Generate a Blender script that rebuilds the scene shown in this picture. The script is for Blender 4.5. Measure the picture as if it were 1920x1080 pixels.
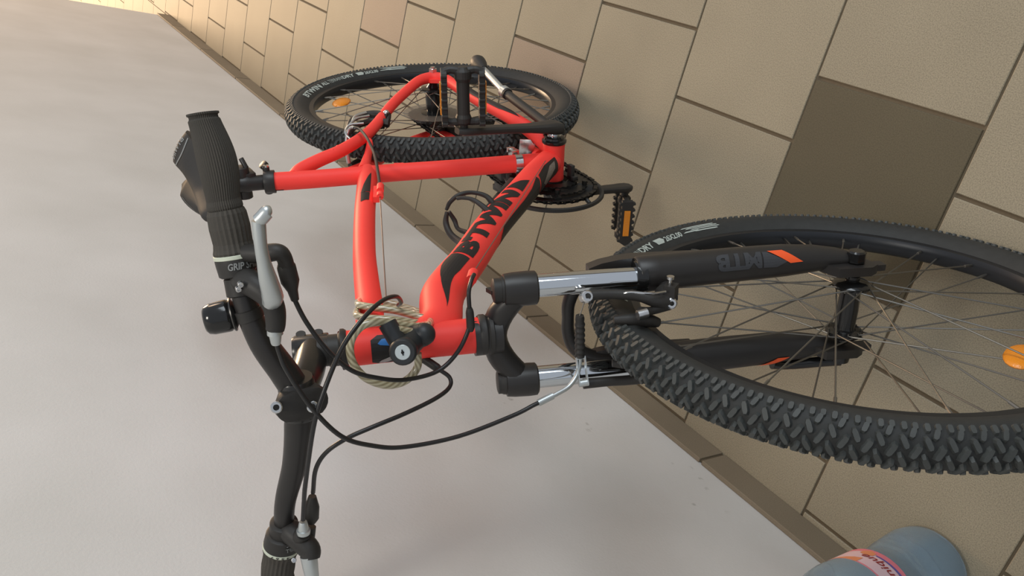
import bpy, bmesh, math, random
from mathutils import Vector, Matrix, Quaternion, geometry
V = Vector
PI = math.pi
random.seed(7)
for o in list(bpy.data.objects): bpy.data.objects.remove(o)
scn = bpy.context.scene
COL = scn.collection

# ------------------------------------------------------------------ camera, world, lights, exposure
cd = bpy.data.cameras.new('camera'); cam = bpy.data.objects.new('camera', cd); COL.objects.link(cam); scn.camera = cam
cd.sensor_width = 36; cd.lens = 1476.39 / 1920 * 36; cd.clip_start = .02; cd.clip_end = 60
RX = V((.552007, .240424, -.798426)); RY = V((.438334, -.898222, .032576)); RZ = V((-.709331, -.367960, -.601211))
CAM = V((1.783278, .026814, 1.290355))
cam.matrix_world = Matrix.Translation(CAM) @ Matrix((RX, -RY, -RZ)).transposed().to_4x4()

world = bpy.data.worlds.new('world'); scn.world = world; world.use_nodes = True
bg = world.node_tree.nodes['Background']; bg.inputs[0].default_value = (.62, .66, .72, 1); bg.inputs[1].default_value = .76

def area(name, loc, target, size, power, color, sy=None):
    ld = bpy.data.lights.new(name, 'AREA'); ld.energy = power; ld.color = color; ld.size = size
    if sy: ld.shape = 'RECTANGLE'; ld.size_y = sy
    o = bpy.data.objects.new(name, ld); COL.objects.link(o); o.location = loc
    o.rotation_euler = (V(target) - V(loc)).to_track_quat('-Z', 'Y').to_euler(); return o
area('ceiling_light', (1.35, -.05, 2.75), (1.2, -.1, 0), .35, 12.5, (1, .93, .82))
area('hall_window_light', (-10.5, -.35, 2.5), (-2.2, .0, .0), 3.2, 1020, (1, .68, .40), 2.2)
area('doorway_light', (1.2, 3.4, 2.2), (.6, -.7, .8), 2.4, 74, (.87, .95, 1), 1.6)

area('added_warm_fill', (-5.0, 3.2, 2.5), (-2.0, -.77, .9), 1.6, 62, (1, .70, .46), 1.2)  # unseen fill lamp, added to warm the wall towards its far end

vs = scn.view_settings; vs.view_transform = 'Standard'; vs.look = 'None'; vs.gamma = 1; vs.exposure = 0; vs.use_curve_mapping = False

# ------------------------------------------------------------------ materials
def srgb(r, g, b):
    f = lambda c: (c/255/12.92) if c/255 <= .04045 else ((c/255+.055)/1.055)**2.4
    return (f(r), f(g), f(b), 1)
def mat(name, col, rough=.5, metal=0, spec=.5, noise=0, nscale=300, bump=0, bscale=400, alpha=1, trans=0, ior=1.45, coat=0):
    m = bpy.data.materials.new(name); m.use_nodes = True; nt = m.node_tree; b = nt.nodes['Principled BSDF']
    b.inputs['Base Color'].default_value = col; b.inputs['Roughness'].default_value = rough; b.inputs['Metallic'].default_value = metal
    b.inputs['Specular IOR Level'].default_value = spec; b.inputs['Alpha'].default_value = alpha
    b.inputs['Transmission Weight'].default_value = trans; b.inputs['IOR'].default_value = ior; b.inputs['Coat Weight'].default_value = coat
    tc = nt.nodes.new('ShaderNodeTexCoord')
    if noise:
        n = nt.nodes.new('ShaderNodeTexNoise'); n.inputs['Scale'].default_value = nscale; n.inputs['Detail'].default_value = 3
        nt.links.new(tc.outputs['Object'], n.inputs['Vector'])
        mx = nt.nodes.new('ShaderNodeMix'); mx.data_type = 'RGBA'
        mx.inputs[6].default_value = tuple(c*(1-noise) for c in col[:3])+(1,); mx.inputs[7].default_value = tuple(min(1, c*(1+noise)) for c in col[:3])+(1,)
        nt.links.new(n.outputs['Fac'], mx.inputs[0]); nt.links.new(mx.outputs[2], b.inputs['Base Color'])
    if bump:
        n2 = nt.nodes.new('ShaderNodeTexNoise'); n2.inputs['Scale'].default_value = bscale; n2.inputs['Detail'].default_value = 2
        nt.links.new(tc.outputs['Object'], n2.inputs['Vector'])
        bp = nt.nodes.new('ShaderNodeBump'); bp.inputs['Strength'].default_value = bump; bp.inputs['Distance'].default_value = .001
        nt.links.new(n2.outputs['Fac'], bp.inputs['Height']); nt.links.new(bp.outputs[0], b.inputs['Normal'])
    return m

def tile_mat(name, col, speck=.16):
    m = bpy.data.materials.new(name); m.use_nodes = True; nt = m.node_tree; b = nt.nodes['Principled BSDF']
    L = nt.links.new; N = nt.nodes.new
    geo = N('ShaderNodeNewGeometry'); oi = N('ShaderNodeObjectInfo')
    n1 = N('ShaderNodeTexNoise'); n1.inputs['Scale'].default_value = 520; n1.inputs['Detail'].default_value = 2
    n2 = N('ShaderNodeTexNoise'); n2.inputs['Scale'].default_value = 5; n2.inputs['Detail'].default_value = 4
    L(geo.outputs['Position'], n1.inputs['Vector']); L(geo.outputs['Position'], n2.inputs['Vector'])
    r1 = N('ShaderNodeValToRGB'); r1.color_ramp.elements[0].position = .33; r1.color_ramp.elements[1].position = .62
    r1.color_ramp.elements[0].color = tuple(c*(1-speck*1.8) for c in col[:3])+(1,); r1.color_ramp.elements[1].color = tuple(c*(1+speck*.35) for c in col[:3])+(1,)
    L(n1.outputs['Fac'], r1.inputs[0])
    mm = N('ShaderNodeMapRange'); mm.inputs[3].default_value = .86; mm.inputs[4].default_value = 1.12; L(n2.outputs['Fac'], mm.inputs[0])
    om = N('ShaderNodeMapRange'); om.inputs[3].default_value = .95; om.inputs[4].default_value = 1.05; L(oi.outputs['Random'], om.inputs[0])
    mu = N('ShaderNodeMath'); mu.operation = 'MULTIPLY'; L(mm.outputs[0], mu.inputs[0]); L(om.outputs[0], mu.inputs[1])
    vm = N('ShaderNodeVectorMath'); vm.operation = 'SCALE'; L(r1.outputs[0], vm.inputs[0]); L(mu.outputs[0], vm.inputs['Scale'])
    L(vm.outputs[0], b.inputs['Base Color'])
    b.inputs['Roughness'].default_value = .62; b.inputs['Specular IOR Level'].default_value = .28
    bp = N('ShaderNodeBump'); bp.inputs['Strength'].default_value = .12; bp.inputs['Distance'].default_value = .0006
    L(n1.outputs['Fac'], bp.inputs['Height']); L(bp.outputs[0], b.inputs['Normal'])
    return m

def wall_mat():
    m = bpy.data.materials.new('painted_plaster'); m.use_nodes = True; nt = m.node_tree; b = nt.nodes['Principled BSDF']
    L = nt.links.new; N = nt.nodes.new
    geo = N('ShaderNodeNewGeometry')
    n1 = N('ShaderNodeTexNoise'); n1.inputs['Scale'].default_value = 3.2; n1.inputs['Detail'].default_value = 6
    n2 = N('ShaderNodeTexNoise'); n2.inputs['Scale'].default_value = 46; n2.inputs['Detail'].default_value = 5
    n3 = N('ShaderNodeTexNoise'); n3.inputs['Scale'].default_value = 260; n3.inputs['Detail'].default_value = 3
    for n in (n1, n2, n3): L(geo.outputs['Position'], n.inputs['Vector'])
    r = N('ShaderNodeValToRGB'); r.color_ramp.elements[0].position = .3; r.color_ramp.elements[1].position = .72
    r.color_ramp.elements[0].color = srgb(196, 194, 190); r.color_ramp.elements[1].color = srgb(208, 206, 203)
    L(n1.outputs['Fac'], r.inputs[0])
    # a few small damp marks low on the wall, in the zones where the plaster has them
    vo = N('ShaderNodeTexVoronoi'); vo.inputs['Scale'].default_value = 34; L(geo.outputs['Position'], vo.inputs['Vector'])
    sp = N('ShaderNodeMapRange'); sp.inputs[1].default_value = .16; sp.inputs[2].default_value = .26; sp.inputs[3].default_value = 1; sp.inputs[4].default_value = 0
    L(vo.outputs['Distance'], sp.inputs[0])
    tot = None
    for c, rad in (((.70, -.767, .345), .11), ((1.08, -.767, .17), .10), ((.83, -.767, .24), .07)):
        d = N('ShaderNodeVectorMath'); d.operation = 'DISTANCE'; L(geo.outputs['Position'], d.inputs[0]); d.inputs[1].default_value = c
        q = N('ShaderNodeMapRange'); q.inputs[1].default_value = rad*.5; q.inputs[2].default_value = rad; q.inputs[3].default_value = 1; q.inputs[4].default_value = 0
        L(d.outputs['Value'], q.inputs[0])
        if tot is None: tot = q.outputs[0]
        else:
            a = N('ShaderNodeMath'); a.operation = 'MAXIMUM'; L(tot, a.inputs[0]); L(q.outputs[0], a.inputs[1]); tot = a.outputs[0]
    g = N('ShaderNodeMapRange'); g.inputs[1].default_value = .5; g.inputs[2].default_value = .6; L(n2.outputs['Fac'], g.inputs[0])
    a1 = N('ShaderNodeMath'); a1.operation = 'MULTIPLY'; L(tot, a1.inputs[0]); L(sp.outputs[0], a1.inputs[1])
    a2 = N('ShaderNodeMath'); a2.operation = 'MULTIPLY'; L(a1.outputs[0], a2.inputs[0]); L(g.outputs[0], a2.inputs[1])
    a3 = N('ShaderNodeMath'); a3.operation = 'MULTIPLY'; L(a2.outputs[0], a3.inputs[0]); a3.inputs[1].default_value = .5
    mx = N('ShaderNodeMix'); mx.data_type = 'RGBA'; L(a3.outputs[0], mx.inputs[0]); L(r.outputs[0], mx.inputs[6]); mx.inputs[7].default_value = srgb(120, 116, 108)
    L(mx.outputs[2], b.inputs['Base Color']); b.inputs['Roughness'].default_value = .75; b.inputs['Specular IOR Level'].default_value = .25
    bp = N('ShaderNodeBump'); bp.inputs['Strength'].default_value = .25; bp.inputs['Distance'].default_value = .0012
    L(n3.outputs['Fac'], bp.inputs['Height']); L(bp.outputs[0], b.inputs['Normal'])
    return m

def braid_mat(name, c1, c2, freq):
    """twisted wire strands seen through a clear sleeve; uses the tube's own UVs"""
    m = bpy.data.materials.new(name); m.use_nodes = True; nt = m.node_tree; b = nt.nodes['Principled BSDF']
    L = nt.links.new; N = nt.nodes.new
    uv = N('ShaderNodeUVMap'); mp = N('ShaderNodeMapping'); L(uv.outputs[0], mp.inputs[0])
    w = N('ShaderNodeTexWave'); w.inputs['Scale'].default_value = freq; w.inputs['Distortion'].default_value = .3; w.bands_direction = 'DIAGONAL'
    L(mp.outputs[0], w.inputs['Vector'])
    mx = N('ShaderNodeMix'); mx.data_type = 'RGBA'; L(w.outputs['Fac'], mx.inputs[0]); mx.inputs[6].default_value = c1; mx.inputs[7].default_value = c2
    L(mx.outputs[2], b.inputs['Base Color']); b.inputs['Roughness'].default_value = .22; b.inputs['Coat Weight'].default_value = .8
    bp = N('ShaderNodeBump'); bp.inputs['Strength'].default_value = .25; bp.inputs['Distance'].default_value = .0003; L(w.outputs['Fac'], bp.inputs['Height']); L(bp.outputs[0], b.inputs['Normal'])
    return m

M = {}
M['wall'] = wall_mat()
M['tile'] = tile_mat('beige_stoneware', srgb(153, 143, 122))
M['tile_rose'] = tile_mat('rosy_stoneware', srgb(150, 133, 116))
M['tile_dark'] = tile_mat('taupe_stoneware', srgb(92, 84, 66), .12)
M['skirt'] = tile_mat('skirting_stoneware', srgb(128, 116, 98), .08)
M['grout'] = mat('grout', srgb(98, 86, 68), .9, noise=.15, nscale=200)
M['red'] = mat('coral_red_paint', (.95, .060, .048, 1), .50, spec=.3, noise=.04, nscale=20)
M['red'].node_tree.nodes['Principled BSDF'].inputs['Subsurface Weight'].default_value = 0
M['decal'] = mat('charcoal_decal', (.020, .018, .018, 1), .5, spec=.35)
M['black'] = mat('satin_black_metal', (.022, .020, .019, 1), .40, spec=.5, noise=.1, nscale=60)
M['gloss'] = mat('gloss_black', (.010, .010, .010, 1), .14, spec=.6)
M['stemblack'] = mat('satin_black_lacquer', (.016, .015, .014, 1), .27, spec=.6)
M['saddle'] = mat('saddle_vinyl', (.040, .037, .034, 1), .68, spec=.3, bump=.2)
M['ringblack'] = mat('oiled_dark_steel', (.035, .033, .031, 1), .4, metal=.7)
M['plastic'] = mat('black_plastic', (.028, .026, .024, 1), .5, spec=.4, bump=.1)
M['rubber'] = mat('tyre_rubber', (.026, .027, .026, 1), .62, spec=.4, noise=.25, nscale=90, bump=.15)
M['tread'] = mat('tread_rubber', (.050, .054, .052, 1), .55, spec=.45, noise=.3, nscale=60, bump=.15)
M['grip'] = mat('grip_rubber', (.062, .056, .048, 1), .8, spec=.3, bump=.3)
M['rim'] = mat('anodised_rim', (.030, .032, .036, 1), .35, metal=.6, spec=.5)
M['chrome'] = mat('chrome', (.62, .65, .68, 1), .07, metal=1)
M['steel'] = mat('bright_steel', (.60, .60, .60, 1), .25, metal=1)
M['spoke'] = mat('spoke_steel', (.22, .21, .19, 1), .45, metal=1)
M['silver'] = mat('satin_silver', (.52, .55, .55, 1), .36, metal=.75, spec=.5)
M['darksteel'] = mat('dark_steel', (.09, .088, .085, 1), .35, metal=.9)
M['housing'] = mat('cable_housing', (.018, .017, .017, 1), .35, spec=.5)
M['wire'] = mat('inner_wire', (.30, .29, .27, 1), .35, metal=.9)
M['amber'] = mat('amber_reflector', (.80, .26, .01, 1), .18, spec=.7, bump=.6, bscale=500)
M['orange'] = mat('orange_decal', (.90, .105, .02, 1), .5)
M['greydecal'] = mat('grey_decal', (.040, .042, .047, 1), .5)
M['print'] = mat('pale_print', (.42, .46, .42, 1), .6)
M['paleprint'] = mat('grey_print', (.22, .225, .22, 1), .6)
M['ivory'] = mat('ivory_ring', (.55, .58, .47, 1), .45)
M['blue'] = mat('blue_badge', (.03, .17, .48, 1), .4)
M['palebadge'] = mat('pale_badge', (.42, .38, .38, 1), .4)
M['sticker'] = mat('silver_sticker', (.25, .22, .20, 1), .35, metal=.4, noise=.5, nscale=500)
M['protector'] = mat('clear_protector', (.20, .17, .14, 1), .25, alpha=.45)
M['lockcable'] = braid_mat('sleeved_steel_cable', srgb(140, 128, 98), srgb(196, 187, 156), 3.14159)
M['lockhead'] = mat('lock_black', (.020, .022, .024, 1), .45)
M['keyplate'] = mat('key_plate', (.55, .60, .60, 1), .3, metal=.5)
M['bottle'] = mat('blue_clear_plastic', (.66, .78, .86, 1), .10, spec=.6, trans=.86, ior=1.15, bump=.0)
M['water'] = mat('label_pink', (.62, .16, .20, 1), .5)
M['label'] = mat('label_pale_pink', (.60, .42, .45, 1), .5)
M['labelorange'] = mat('label_orange', (.60, .22, .10, 1), .5)
M['labeltext'] = mat('label_text', (.25, .02, .02, 1), .5)
M['labelblue'] = mat('label_blue', (.10, .08, .28, 1), .5)
M['darkslot'] = mat('dark_slot', (.004, .004, .004, 1), .8)

# ------------------------------------------------------------------ mesh helpers
def catmull(pts, sub=8, closed=False):
    P = [V(p) for p in pts]; n = len(P)
    if n < 3: return [P[0].lerp(P[-1], i/sub) for i in range(sub+1)]
    out = []
    rng = range(n) if closed else range(n-1)
    for i in rng:
        if closed: p0, p1, p2, p3 = P[(i-1) % n], P[i], P[(i+1) % n], P[(i+2) % n]
        else:
            p1, p2 = P[i], P[i+1]
            p0 = P[i-1] if i > 0 else p1*2-p2
            p3 = P[i+2] if i+2 < n else p2*2-p1
        for k in range(sub):
            t = k/sub
            out.append(.5*((2*p1)+(p2-p0)*t+(2*p0-5*p1+4*p2-p3)*t*t+(3*p1-p0-3*p2+p3)*t**3))
    if not closed: out.append(P[-1])
    return out

class Sweep:
    """a swept tube: point(s, theta, off) gives surface points; theta 0 = ref direction, 90 = +side"""
    def __init__(s, pts, radii, ref=(0, 0, 1), sub=8, sx=1, sy=1):
        s.P = catmull(pts, sub); n = len(s.P); m = len(radii)
        s.r = []
        for i in range(n):
            u = i/(n-1)*(m-1); k = min(int(u), m-2) if m > 1 else 0
            s.r.append(radii[0] if m == 1 else radii[k]+(radii[k+1]-radii[k])*(u-k))
        s.T = [(s.P[min(i+1, n-1)]-s.P[max(i-1, 0)]).normalized() for i in range(n)]
        ref = V(ref); s.N = []; s.B = []
        for t in s.T:
            nn = ref-t*ref.dot(t)
            nn.normalize(); s.N.append(nn); s.B.append(t.cross(nn))
        s.L = [0]
        for i in range(1, n): s.L.append(s.L[-1]+(s.P[i]-s.P[i-1]).length)
        s.len = s.L[-1]; s.sx = sx; s.sy = sy
    def at(s, d):
        d = max(0, min(s.len, d)); i = 0
        while i < len(s.L)-2 and s.L[i+1] < d: i += 1
        f = (d-s.L[i])/max(1e-9, s.L[i+1]-s.L[i])
        l = lambda a: a[i]*(1-f)+a[i+1]*f
        return l(s.P), l(s.N).normalized(), l(s.B).normalized(), l(s.r)
    def point(s, d, th, off=0):
        p, n, b, r = s.at(d)
        return p+n*math.cos(th)*(r*s.sx+off)+b*math.sin(th)*(r*s.sy+off)

class MB:
    def __init__(s): s.v = []; s.f = []; s.uv = {}
    def add(s, vs, fs):
        o = len(s.v); s.v += [V(v) for v in vs]; s.f += [tuple(i+o for i in f) for f in fs]; return s
    def rings(s, rings, capa=True, capb=True, closed=False, uv=None):
        o = len(s.v); n = len(rings[0])
        for r in rings: s.v += [V(p) for p in r]
        m = len(rings); rng = m if closed else m-1
        for i in range(rng):
            a, b = o+i*n, o+((i+1) % m)*n
            for k in range(n):
                k2 = (k+1) % n
                if uv: s.uv[len(s.f)] = [(uv[i][0], k/n), (uv[i][0], (k+1)/n), (uv[i][1], (k+1)/n), (uv[i][1], k/n)]
                s.f.append((a+k, a+k2, b+k2, b+k))
        if not closed:
            if capa: s.f.append(tuple(o+k for k in range(n))[::-1])
            if capb: s.f.append(tuple(o+(m-1)*n+k for k in range(n)))
        return s
    def sweep(s, sw, n=16, cap=True):
        return s.rings([[sw.P[i]+sw.N[i]*math.cos(2*PI*k/n)*sw.r[i]*sw.sx+sw.B[i]*math.sin(2*PI*k/n)*sw.r[i]*sw.sy for k in range(n)] for i in range(len(sw.P))], cap, cap)
    def tube(s, pts, r, n=10, sub=6, smooth=True, closed=False, uvlen=None, cap=True):
        P = catmull(pts, sub, closed) if smooth and len(pts) > 2 else [V(p) for p in pts]
        m = len(P); rr = r if isinstance(r, (list, tuple)) else [r]
        T = [((P[(i+1) % m]-P[i-1]) if closed else (P[min(i+1, m-1)]-P[max(i-1, 0)])).normalized() for i in range(m)]
        a = V((0, 0, 1)) if abs(T[0].z) < .9 else V((1, 0, 0))
        N = (a-T[0]*a.dot(T[0])).normalized(); R = []; uv = []; L = 0
        for i in range(m):
            if i: N = T[i-1].rotation_difference(T[i]) @ N; N = (N-T[i]*N.dot(T[i])).normalized()
            B = T[i].cross(N); u = i/(m-1)*(len(rr)-1); k = min(int(u), max(0, len(rr)-2))
            q = rr[0] if len(rr) == 1 else rr[k]+(rr[k+1]-rr[k])*(u-k)
            R.append([P[i]+N*math.cos(2*PI*j/n)*q+B*math.sin(2*PI*j/n)*q for j in range(n)])
            l2 = L+(P[(i+1) % m]-P[i]).length
            uv.append((L/(uvlen or 1), l2/(uvlen or 1))); L = l2
        return s.rings(R, cap, cap, closed, uv if uvlen else None)
    def cyl(s, a, b, r, r2=None, n=16): return s.tube([a, b], [r, r if r2 is None else r2], n, smooth=False)
    def lathe(s, a, axis, prof, n=24, ref=None):
        """prof: list of (distance along axis, radius)"""
        a = V(a); ax = V(axis).normalized(); h = V(ref) if ref else (V((0, 0, 1)) if abs(ax.z) < .9 else V((1, 0, 0)))
        N = (h-ax*h.dot(ax)).normalized(); B = ax.cross(N)
        return s.rings([[a+ax*d+(N*math.cos(2*PI*k/n)+B*math.sin(2*PI*k/n))*max(r, 1e-5) for k in range(n)] for d, r in prof])
    def box(s, c, d, R=None, taper=1):
        c = V(c); R = R or Matrix.Identity(3); x, y, z = d[0]/2, d[1]/2, d[2]/2
        vs = []
        for k, (i, j) in ((-1, (-1, -1)), (-1, (1, -1)), (-1, (1, 1)), (-1, (-1, 1)), (1, (-1, -1)), (1, (1, -1)), (1, (1, 1)), (1, (-1, 1))):
            t = taper if k > 0 else 1
            vs.append(c+R @ V((i*x*t, j*y*t, k*z)))
        return s.add(vs, [(3, 2, 1, 0), (4, 5, 6, 7), (0, 1, 5, 4), (1, 2, 6, 5), (2, 3, 7, 6), (3, 0, 4, 7)])
    def ball(s, c, r, n=12, sc=(1, 1, 1), R=None):
        c = V(c); R = R or Matrix.Identity(3)
        rr = [[c+R @ V((math.sin(PI*i/n)*math.cos(2*PI*k/(n*2))*r*sc[0], math.sin(PI*i/n)*math.sin(2*PI*k/(n*2))*r*sc[1], math.cos(PI*i/n)*r*sc[2])) for k in range(n*2)] for i in range(1, n)]
        return s.rings(rr[::-1])
    def prism(s, poly, o, ex, ey, en, t0, t1):
        """2D polygon extruded from t0 to t1 along en"""
        o, ex, ey, en = V(o), V(ex), V(ey), V(en); n = len(poly)
        vs = [o+ex*x+ey*y+en*t0 for x, y in poly]+[o+ex*x+ey*y+en*t1 for x, y in poly]
        return s.add(vs, [tuple(range(n))[::-1], tuple(range(n, 2*n))]+[(i, (i+1) % n, n+(i+1) % n, n+i) for i in range(n)])
    def mesh(s, name, m, smooth=True, bevel=0):
        me = bpy.data.meshes.new(name); me.from_pydata(s.v, [], s.f); me.validate(clean_customdata=False)
        if s.uv and len(me.polygons) == len(s.f):
            ul = me.uv_layers.new(name='UVMap')
            for fi, uvs in s.uv.items():
                for k, li in enumerate(me.polygons[fi].loop_indices): ul.data[li].uv = uvs[k]
        bm = bmesh.new(); bm.from_mesh(me)
        if bevel:
            es = [e for e in bm.edges if len(e.link_faces) == 2 and e.calc_face_angle(0) > .6]
            bmesh.ops.bevel(bm, geom=es, offset=bevel, segments=2, affect='EDGES', profile=.5, clamp_overlap=True)
        bmesh.ops.recalc_face_normals(bm, faces=bm.faces); bm.to_mesh(me); bm.free()
        me.materials.append(m)
        if smooth:
            me.polygons.foreach_set('use_smooth', [True]*len(me.polygons))
            me.set_sharp_from_angle(angle=math.radians(38))
        return me
    def build(s, name, m, parent=None, mtx=None, **k):
        return link(name, s.mesh(name, m, **k), parent, mtx)
def link(name, me, parent=None, mtx=None):
    o = bpy.data.objects.new(name, me); COL.objects.link(o)
    if parent: o.parent = parent
    if mtx is not None: o.matrix_basis = mtx
    return o
def empty(name, mtx):
    o = bpy.data.objects.new(name, None); COL.objects.link(o); o.matrix_world = mtx; o.empty_display_size = .1; return o
def tag(o, label=None, cat=None, group=None, kind=None):
    if label: o['label'] = label
    if cat: o['category'] = cat
    if group: o['group'] = group
    if kind: o['kind'] = kind
    return o
def text2d(body, bold=.0, shear=0, space=1):
    """text as a flat 2D mesh scaled to the unit box: (verts, faces), x 0..1, y 0..1"""
    cu = bpy.data.curves.new('t', 'FONT'); cu.body = body; cu.offset = bold; cu.shear = shear; cu.space_character = space; cu.resolution_u = 3
    ob = bpy.data.objects.new('t', cu); COL.objects.link(ob); dg = bpy.context.evaluated_depsgraph_get()
    me = bpy.data.meshes.new_from_object(ob.evaluated_get(dg)); bpy.data.objects.remove(ob); bpy.data.curves.remove(cu)
    xs = [v.co.x for v in me.vertices]; ys = [v.co.y for v in me.vertices]
    x0, x1, y0, y1 = min(xs), max(xs), min(ys), max(ys)
    vs = [((v.co.x-x0)/(x1-x0), (v.co.y-y0)/(y1-y0)) for v in me.vertices]; fs = [tuple(p.vertices) for p in me.polygons]
    bpy.data.meshes.remove(me); return vs, fs
def poly2d(P):
    t = geometry.tessellate_polygon([[V((x, y, 0)) for x, y in P]]); return list(P), [tuple(f) for f in t]
def warp(vf, fn, nx=10, ny=4, box=None):
    """cut a flat 2D mesh into small pieces and lay it on a curved surface: fn(x, y) -> 3D"""
    vs, fs = vf; bm = bmesh.new(); bv = [bm.verts.new((x, y, 0)) for x, y in vs]
    for f in fs:
        try: bm.faces.new([bv[i] for i in f])
        except ValueError: pass
    xs = [p[0] for p in vs]; ys = [p[1] for p in vs]
    for k in range(1, nx):
        c = min(xs)+(max(xs)-min(xs))*k/nx
        bmesh.ops.bisect_plane(bm, geom=bm.verts[:]+bm.edges[:]+bm.faces[:], plane_co=(c, 0, 0), plane_no=(1, 0, 0))
    for k in range(1, ny):
        c = min(ys)+(max(ys)-min(ys))*k/ny
        bmesh.ops.bisect_plane(bm, geom=bm.verts[:]+bm.edges[:]+bm.faces[:], plane_co=(0, c, 0), plane_no=(0, 1, 0))
    bm.verts.index_update(); V3 = [fn(v.co.x, v.co.y) for v in bm.verts]; F3 = [tuple(v.index for v in f.verts) for f in bm.faces]; bm.free()
    return V3, F3

# ------------------------------------------------------------------ the room
W = .3074; TL = W*1.00428; WY = -.7674
def struct(o): o['kind'] = 'structure'; return o
wall_b = MB(); wall_b.box((1.2, WY-.125, 1.35), (9.56, .25, 2.7))
wall = struct(wall_b.build('wall_right', M['wall'], smooth=False)); wall.data.materials[0] = M['wall']
fl = MB(); fl.box((-2.0, 2.5, -.028), (30, 12, .05)); floor = struct(fl.build('floor', M['grout'], smooth=False))
# single stoneware tiles: shared meshes, one object each
def tile_mesh(name, lx, ly, m):
    b = MB(); x, y = lx/2, ly/2; c = .0012; h = .009
    vs = [(-x, -y, -h), (x, -y, -h), (x, y, -h), (-x, y, -h), (-x, -y, -c), (x, -y, -c), (x, y, -c), (-x, y, -c), (-x+c, -y+c, 0), (x-c, -y+c, 0), (x-c, y-c, 0), (-x+c, y-c, 0)]
    fs = [(i, (i+1) % 4, 4+(i+1) % 4, 4+i) for i in range(4)]+[(4+i, 4+(i+1) % 4, 8+(i+1) % 4, 8+i) for i in range(4)]+[(8, 9, 10, 11)]
    return b.add(vs, fs).mesh(name, m, smooth=False)
GX, GY = .0042, .0068
tm = {k: tile_mesh('tile', W-GX, TL-GY, M[k]) for k in ('tile', 'tile_rose', 'tile_dark')}
cols = {}
special = {(3, 0): 'tile_dark', (0, 0): 'tile_rose', (-3, 0): 'tile_rose'}
off = {4: .011, -4: 0, -2: -.02, 3: -.022}
far = MB()
for k in range(-40, 9):
    o0 = (-.451*TL if k % 2 == 0 else 0)+off.get(k, 0)*1.0
    for n in range(-16, 5):
        ya = o0-n*TL; yb = ya-TL                   # tile spans yb..ya
        if ya <= WY+.004: continue
        lo = max(yb, WY-.002)
        full = lo == yb
        x0 = k*W
        if k >= -12 and n >= -6:
            if full:
                t = link('tile', tm[special.get((k, n), 'tile')], floor)
            else:
                key = ('c', round(ya-lo, 3))
                if key not in cols: cols[key] = tile_mesh('tile', W-GX, ya-lo-GY, M['tile'])
                t = link('tile', cols[key], floor)
            t.location = (x0+W/2, (ya+lo)/2, 0)
        elif k >= -40 and n >= -14:
            far.box((x0+W/2, (ya+lo)/2, -.0045), (W-GX, ya-lo-GY, .009))
for k in range(-50, -12):
    for n in range(0, 12):
        ya = WY-(n+.5)*TL-(.5*TL if k % 2 else 0)
        if k*W+W < -3.50 and n == 0 and k % 2: far.box((k*W+W/2, WY-.25*TL, -.0045), (W-GX, .5*TL-GY, .009))
        if k*W+W < -3.50: far.box((k*W+W/2, ya, -.0045), (W-GX, TL-GY, .009))
fo = far.build('far_tile', M['tile'], floor, smooth=False); tag(fo, kind='stuff')
# skirting tiles along the wall, one after another
sk = MB(); sk.box((1.2-.0, WY+.004, .034), (9.55, .005, .066)); base = struct(sk.build('baseboard_right', M['grout'], smooth=False))
skm = MB(); skm.box((0, 0, 0), (.599, .0095, .0705)); skm = skm.mesh('skirting_tile', M['skirt'], smooth=False, bevel=.0012)
x = 1.037
xs = [1.037+.6055*i for i in range(-8, 9)]
for x in xs:
    if x+.6055 > 6 or x < -3.6-.3: continue
    t = link('skirting_tile', skm, base); t.location = (x+.30275, WY+.0051, .0362)
    if x < -3.55: t.scale.x = (x+.6055+3.584)/.6055; t.location.x = (x+.6055-3.584)/2

# ------------------------------------------------------------------ bicycle frames of reference
def frame(c, x, y, z): return Matrix.Translation(V(c)) @ Matrix((V(x), V(y), V(z))).transposed().to_4x4()
RF = frame((.207102, -.309133, .325), (.999335, .036454, 0), (-.035264, .966723, .253383), (.009237, -.253215, .967366))
FF = frame((1.309549, -.268526, .327510), (.990689, .136145, 0), (-.132818, .966476, .219734), (.029916, -.217688, .975560))
ROOT = frame((.207102+.003, -.2315, 0), (.999335, .036454, 0), (-.036454, .999335, 0), (0, 0, 1))
bike = empty('bicycle', ROOT)
tag(bike, 'coral red mountain bike leaning against the pale wall', 'bicycle')
mR = ROOT.inverted() @ RF; mF = ROOT.inverted() @ FF; I4 = Matrix.Identity(4)
def R3(o): return o

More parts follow.
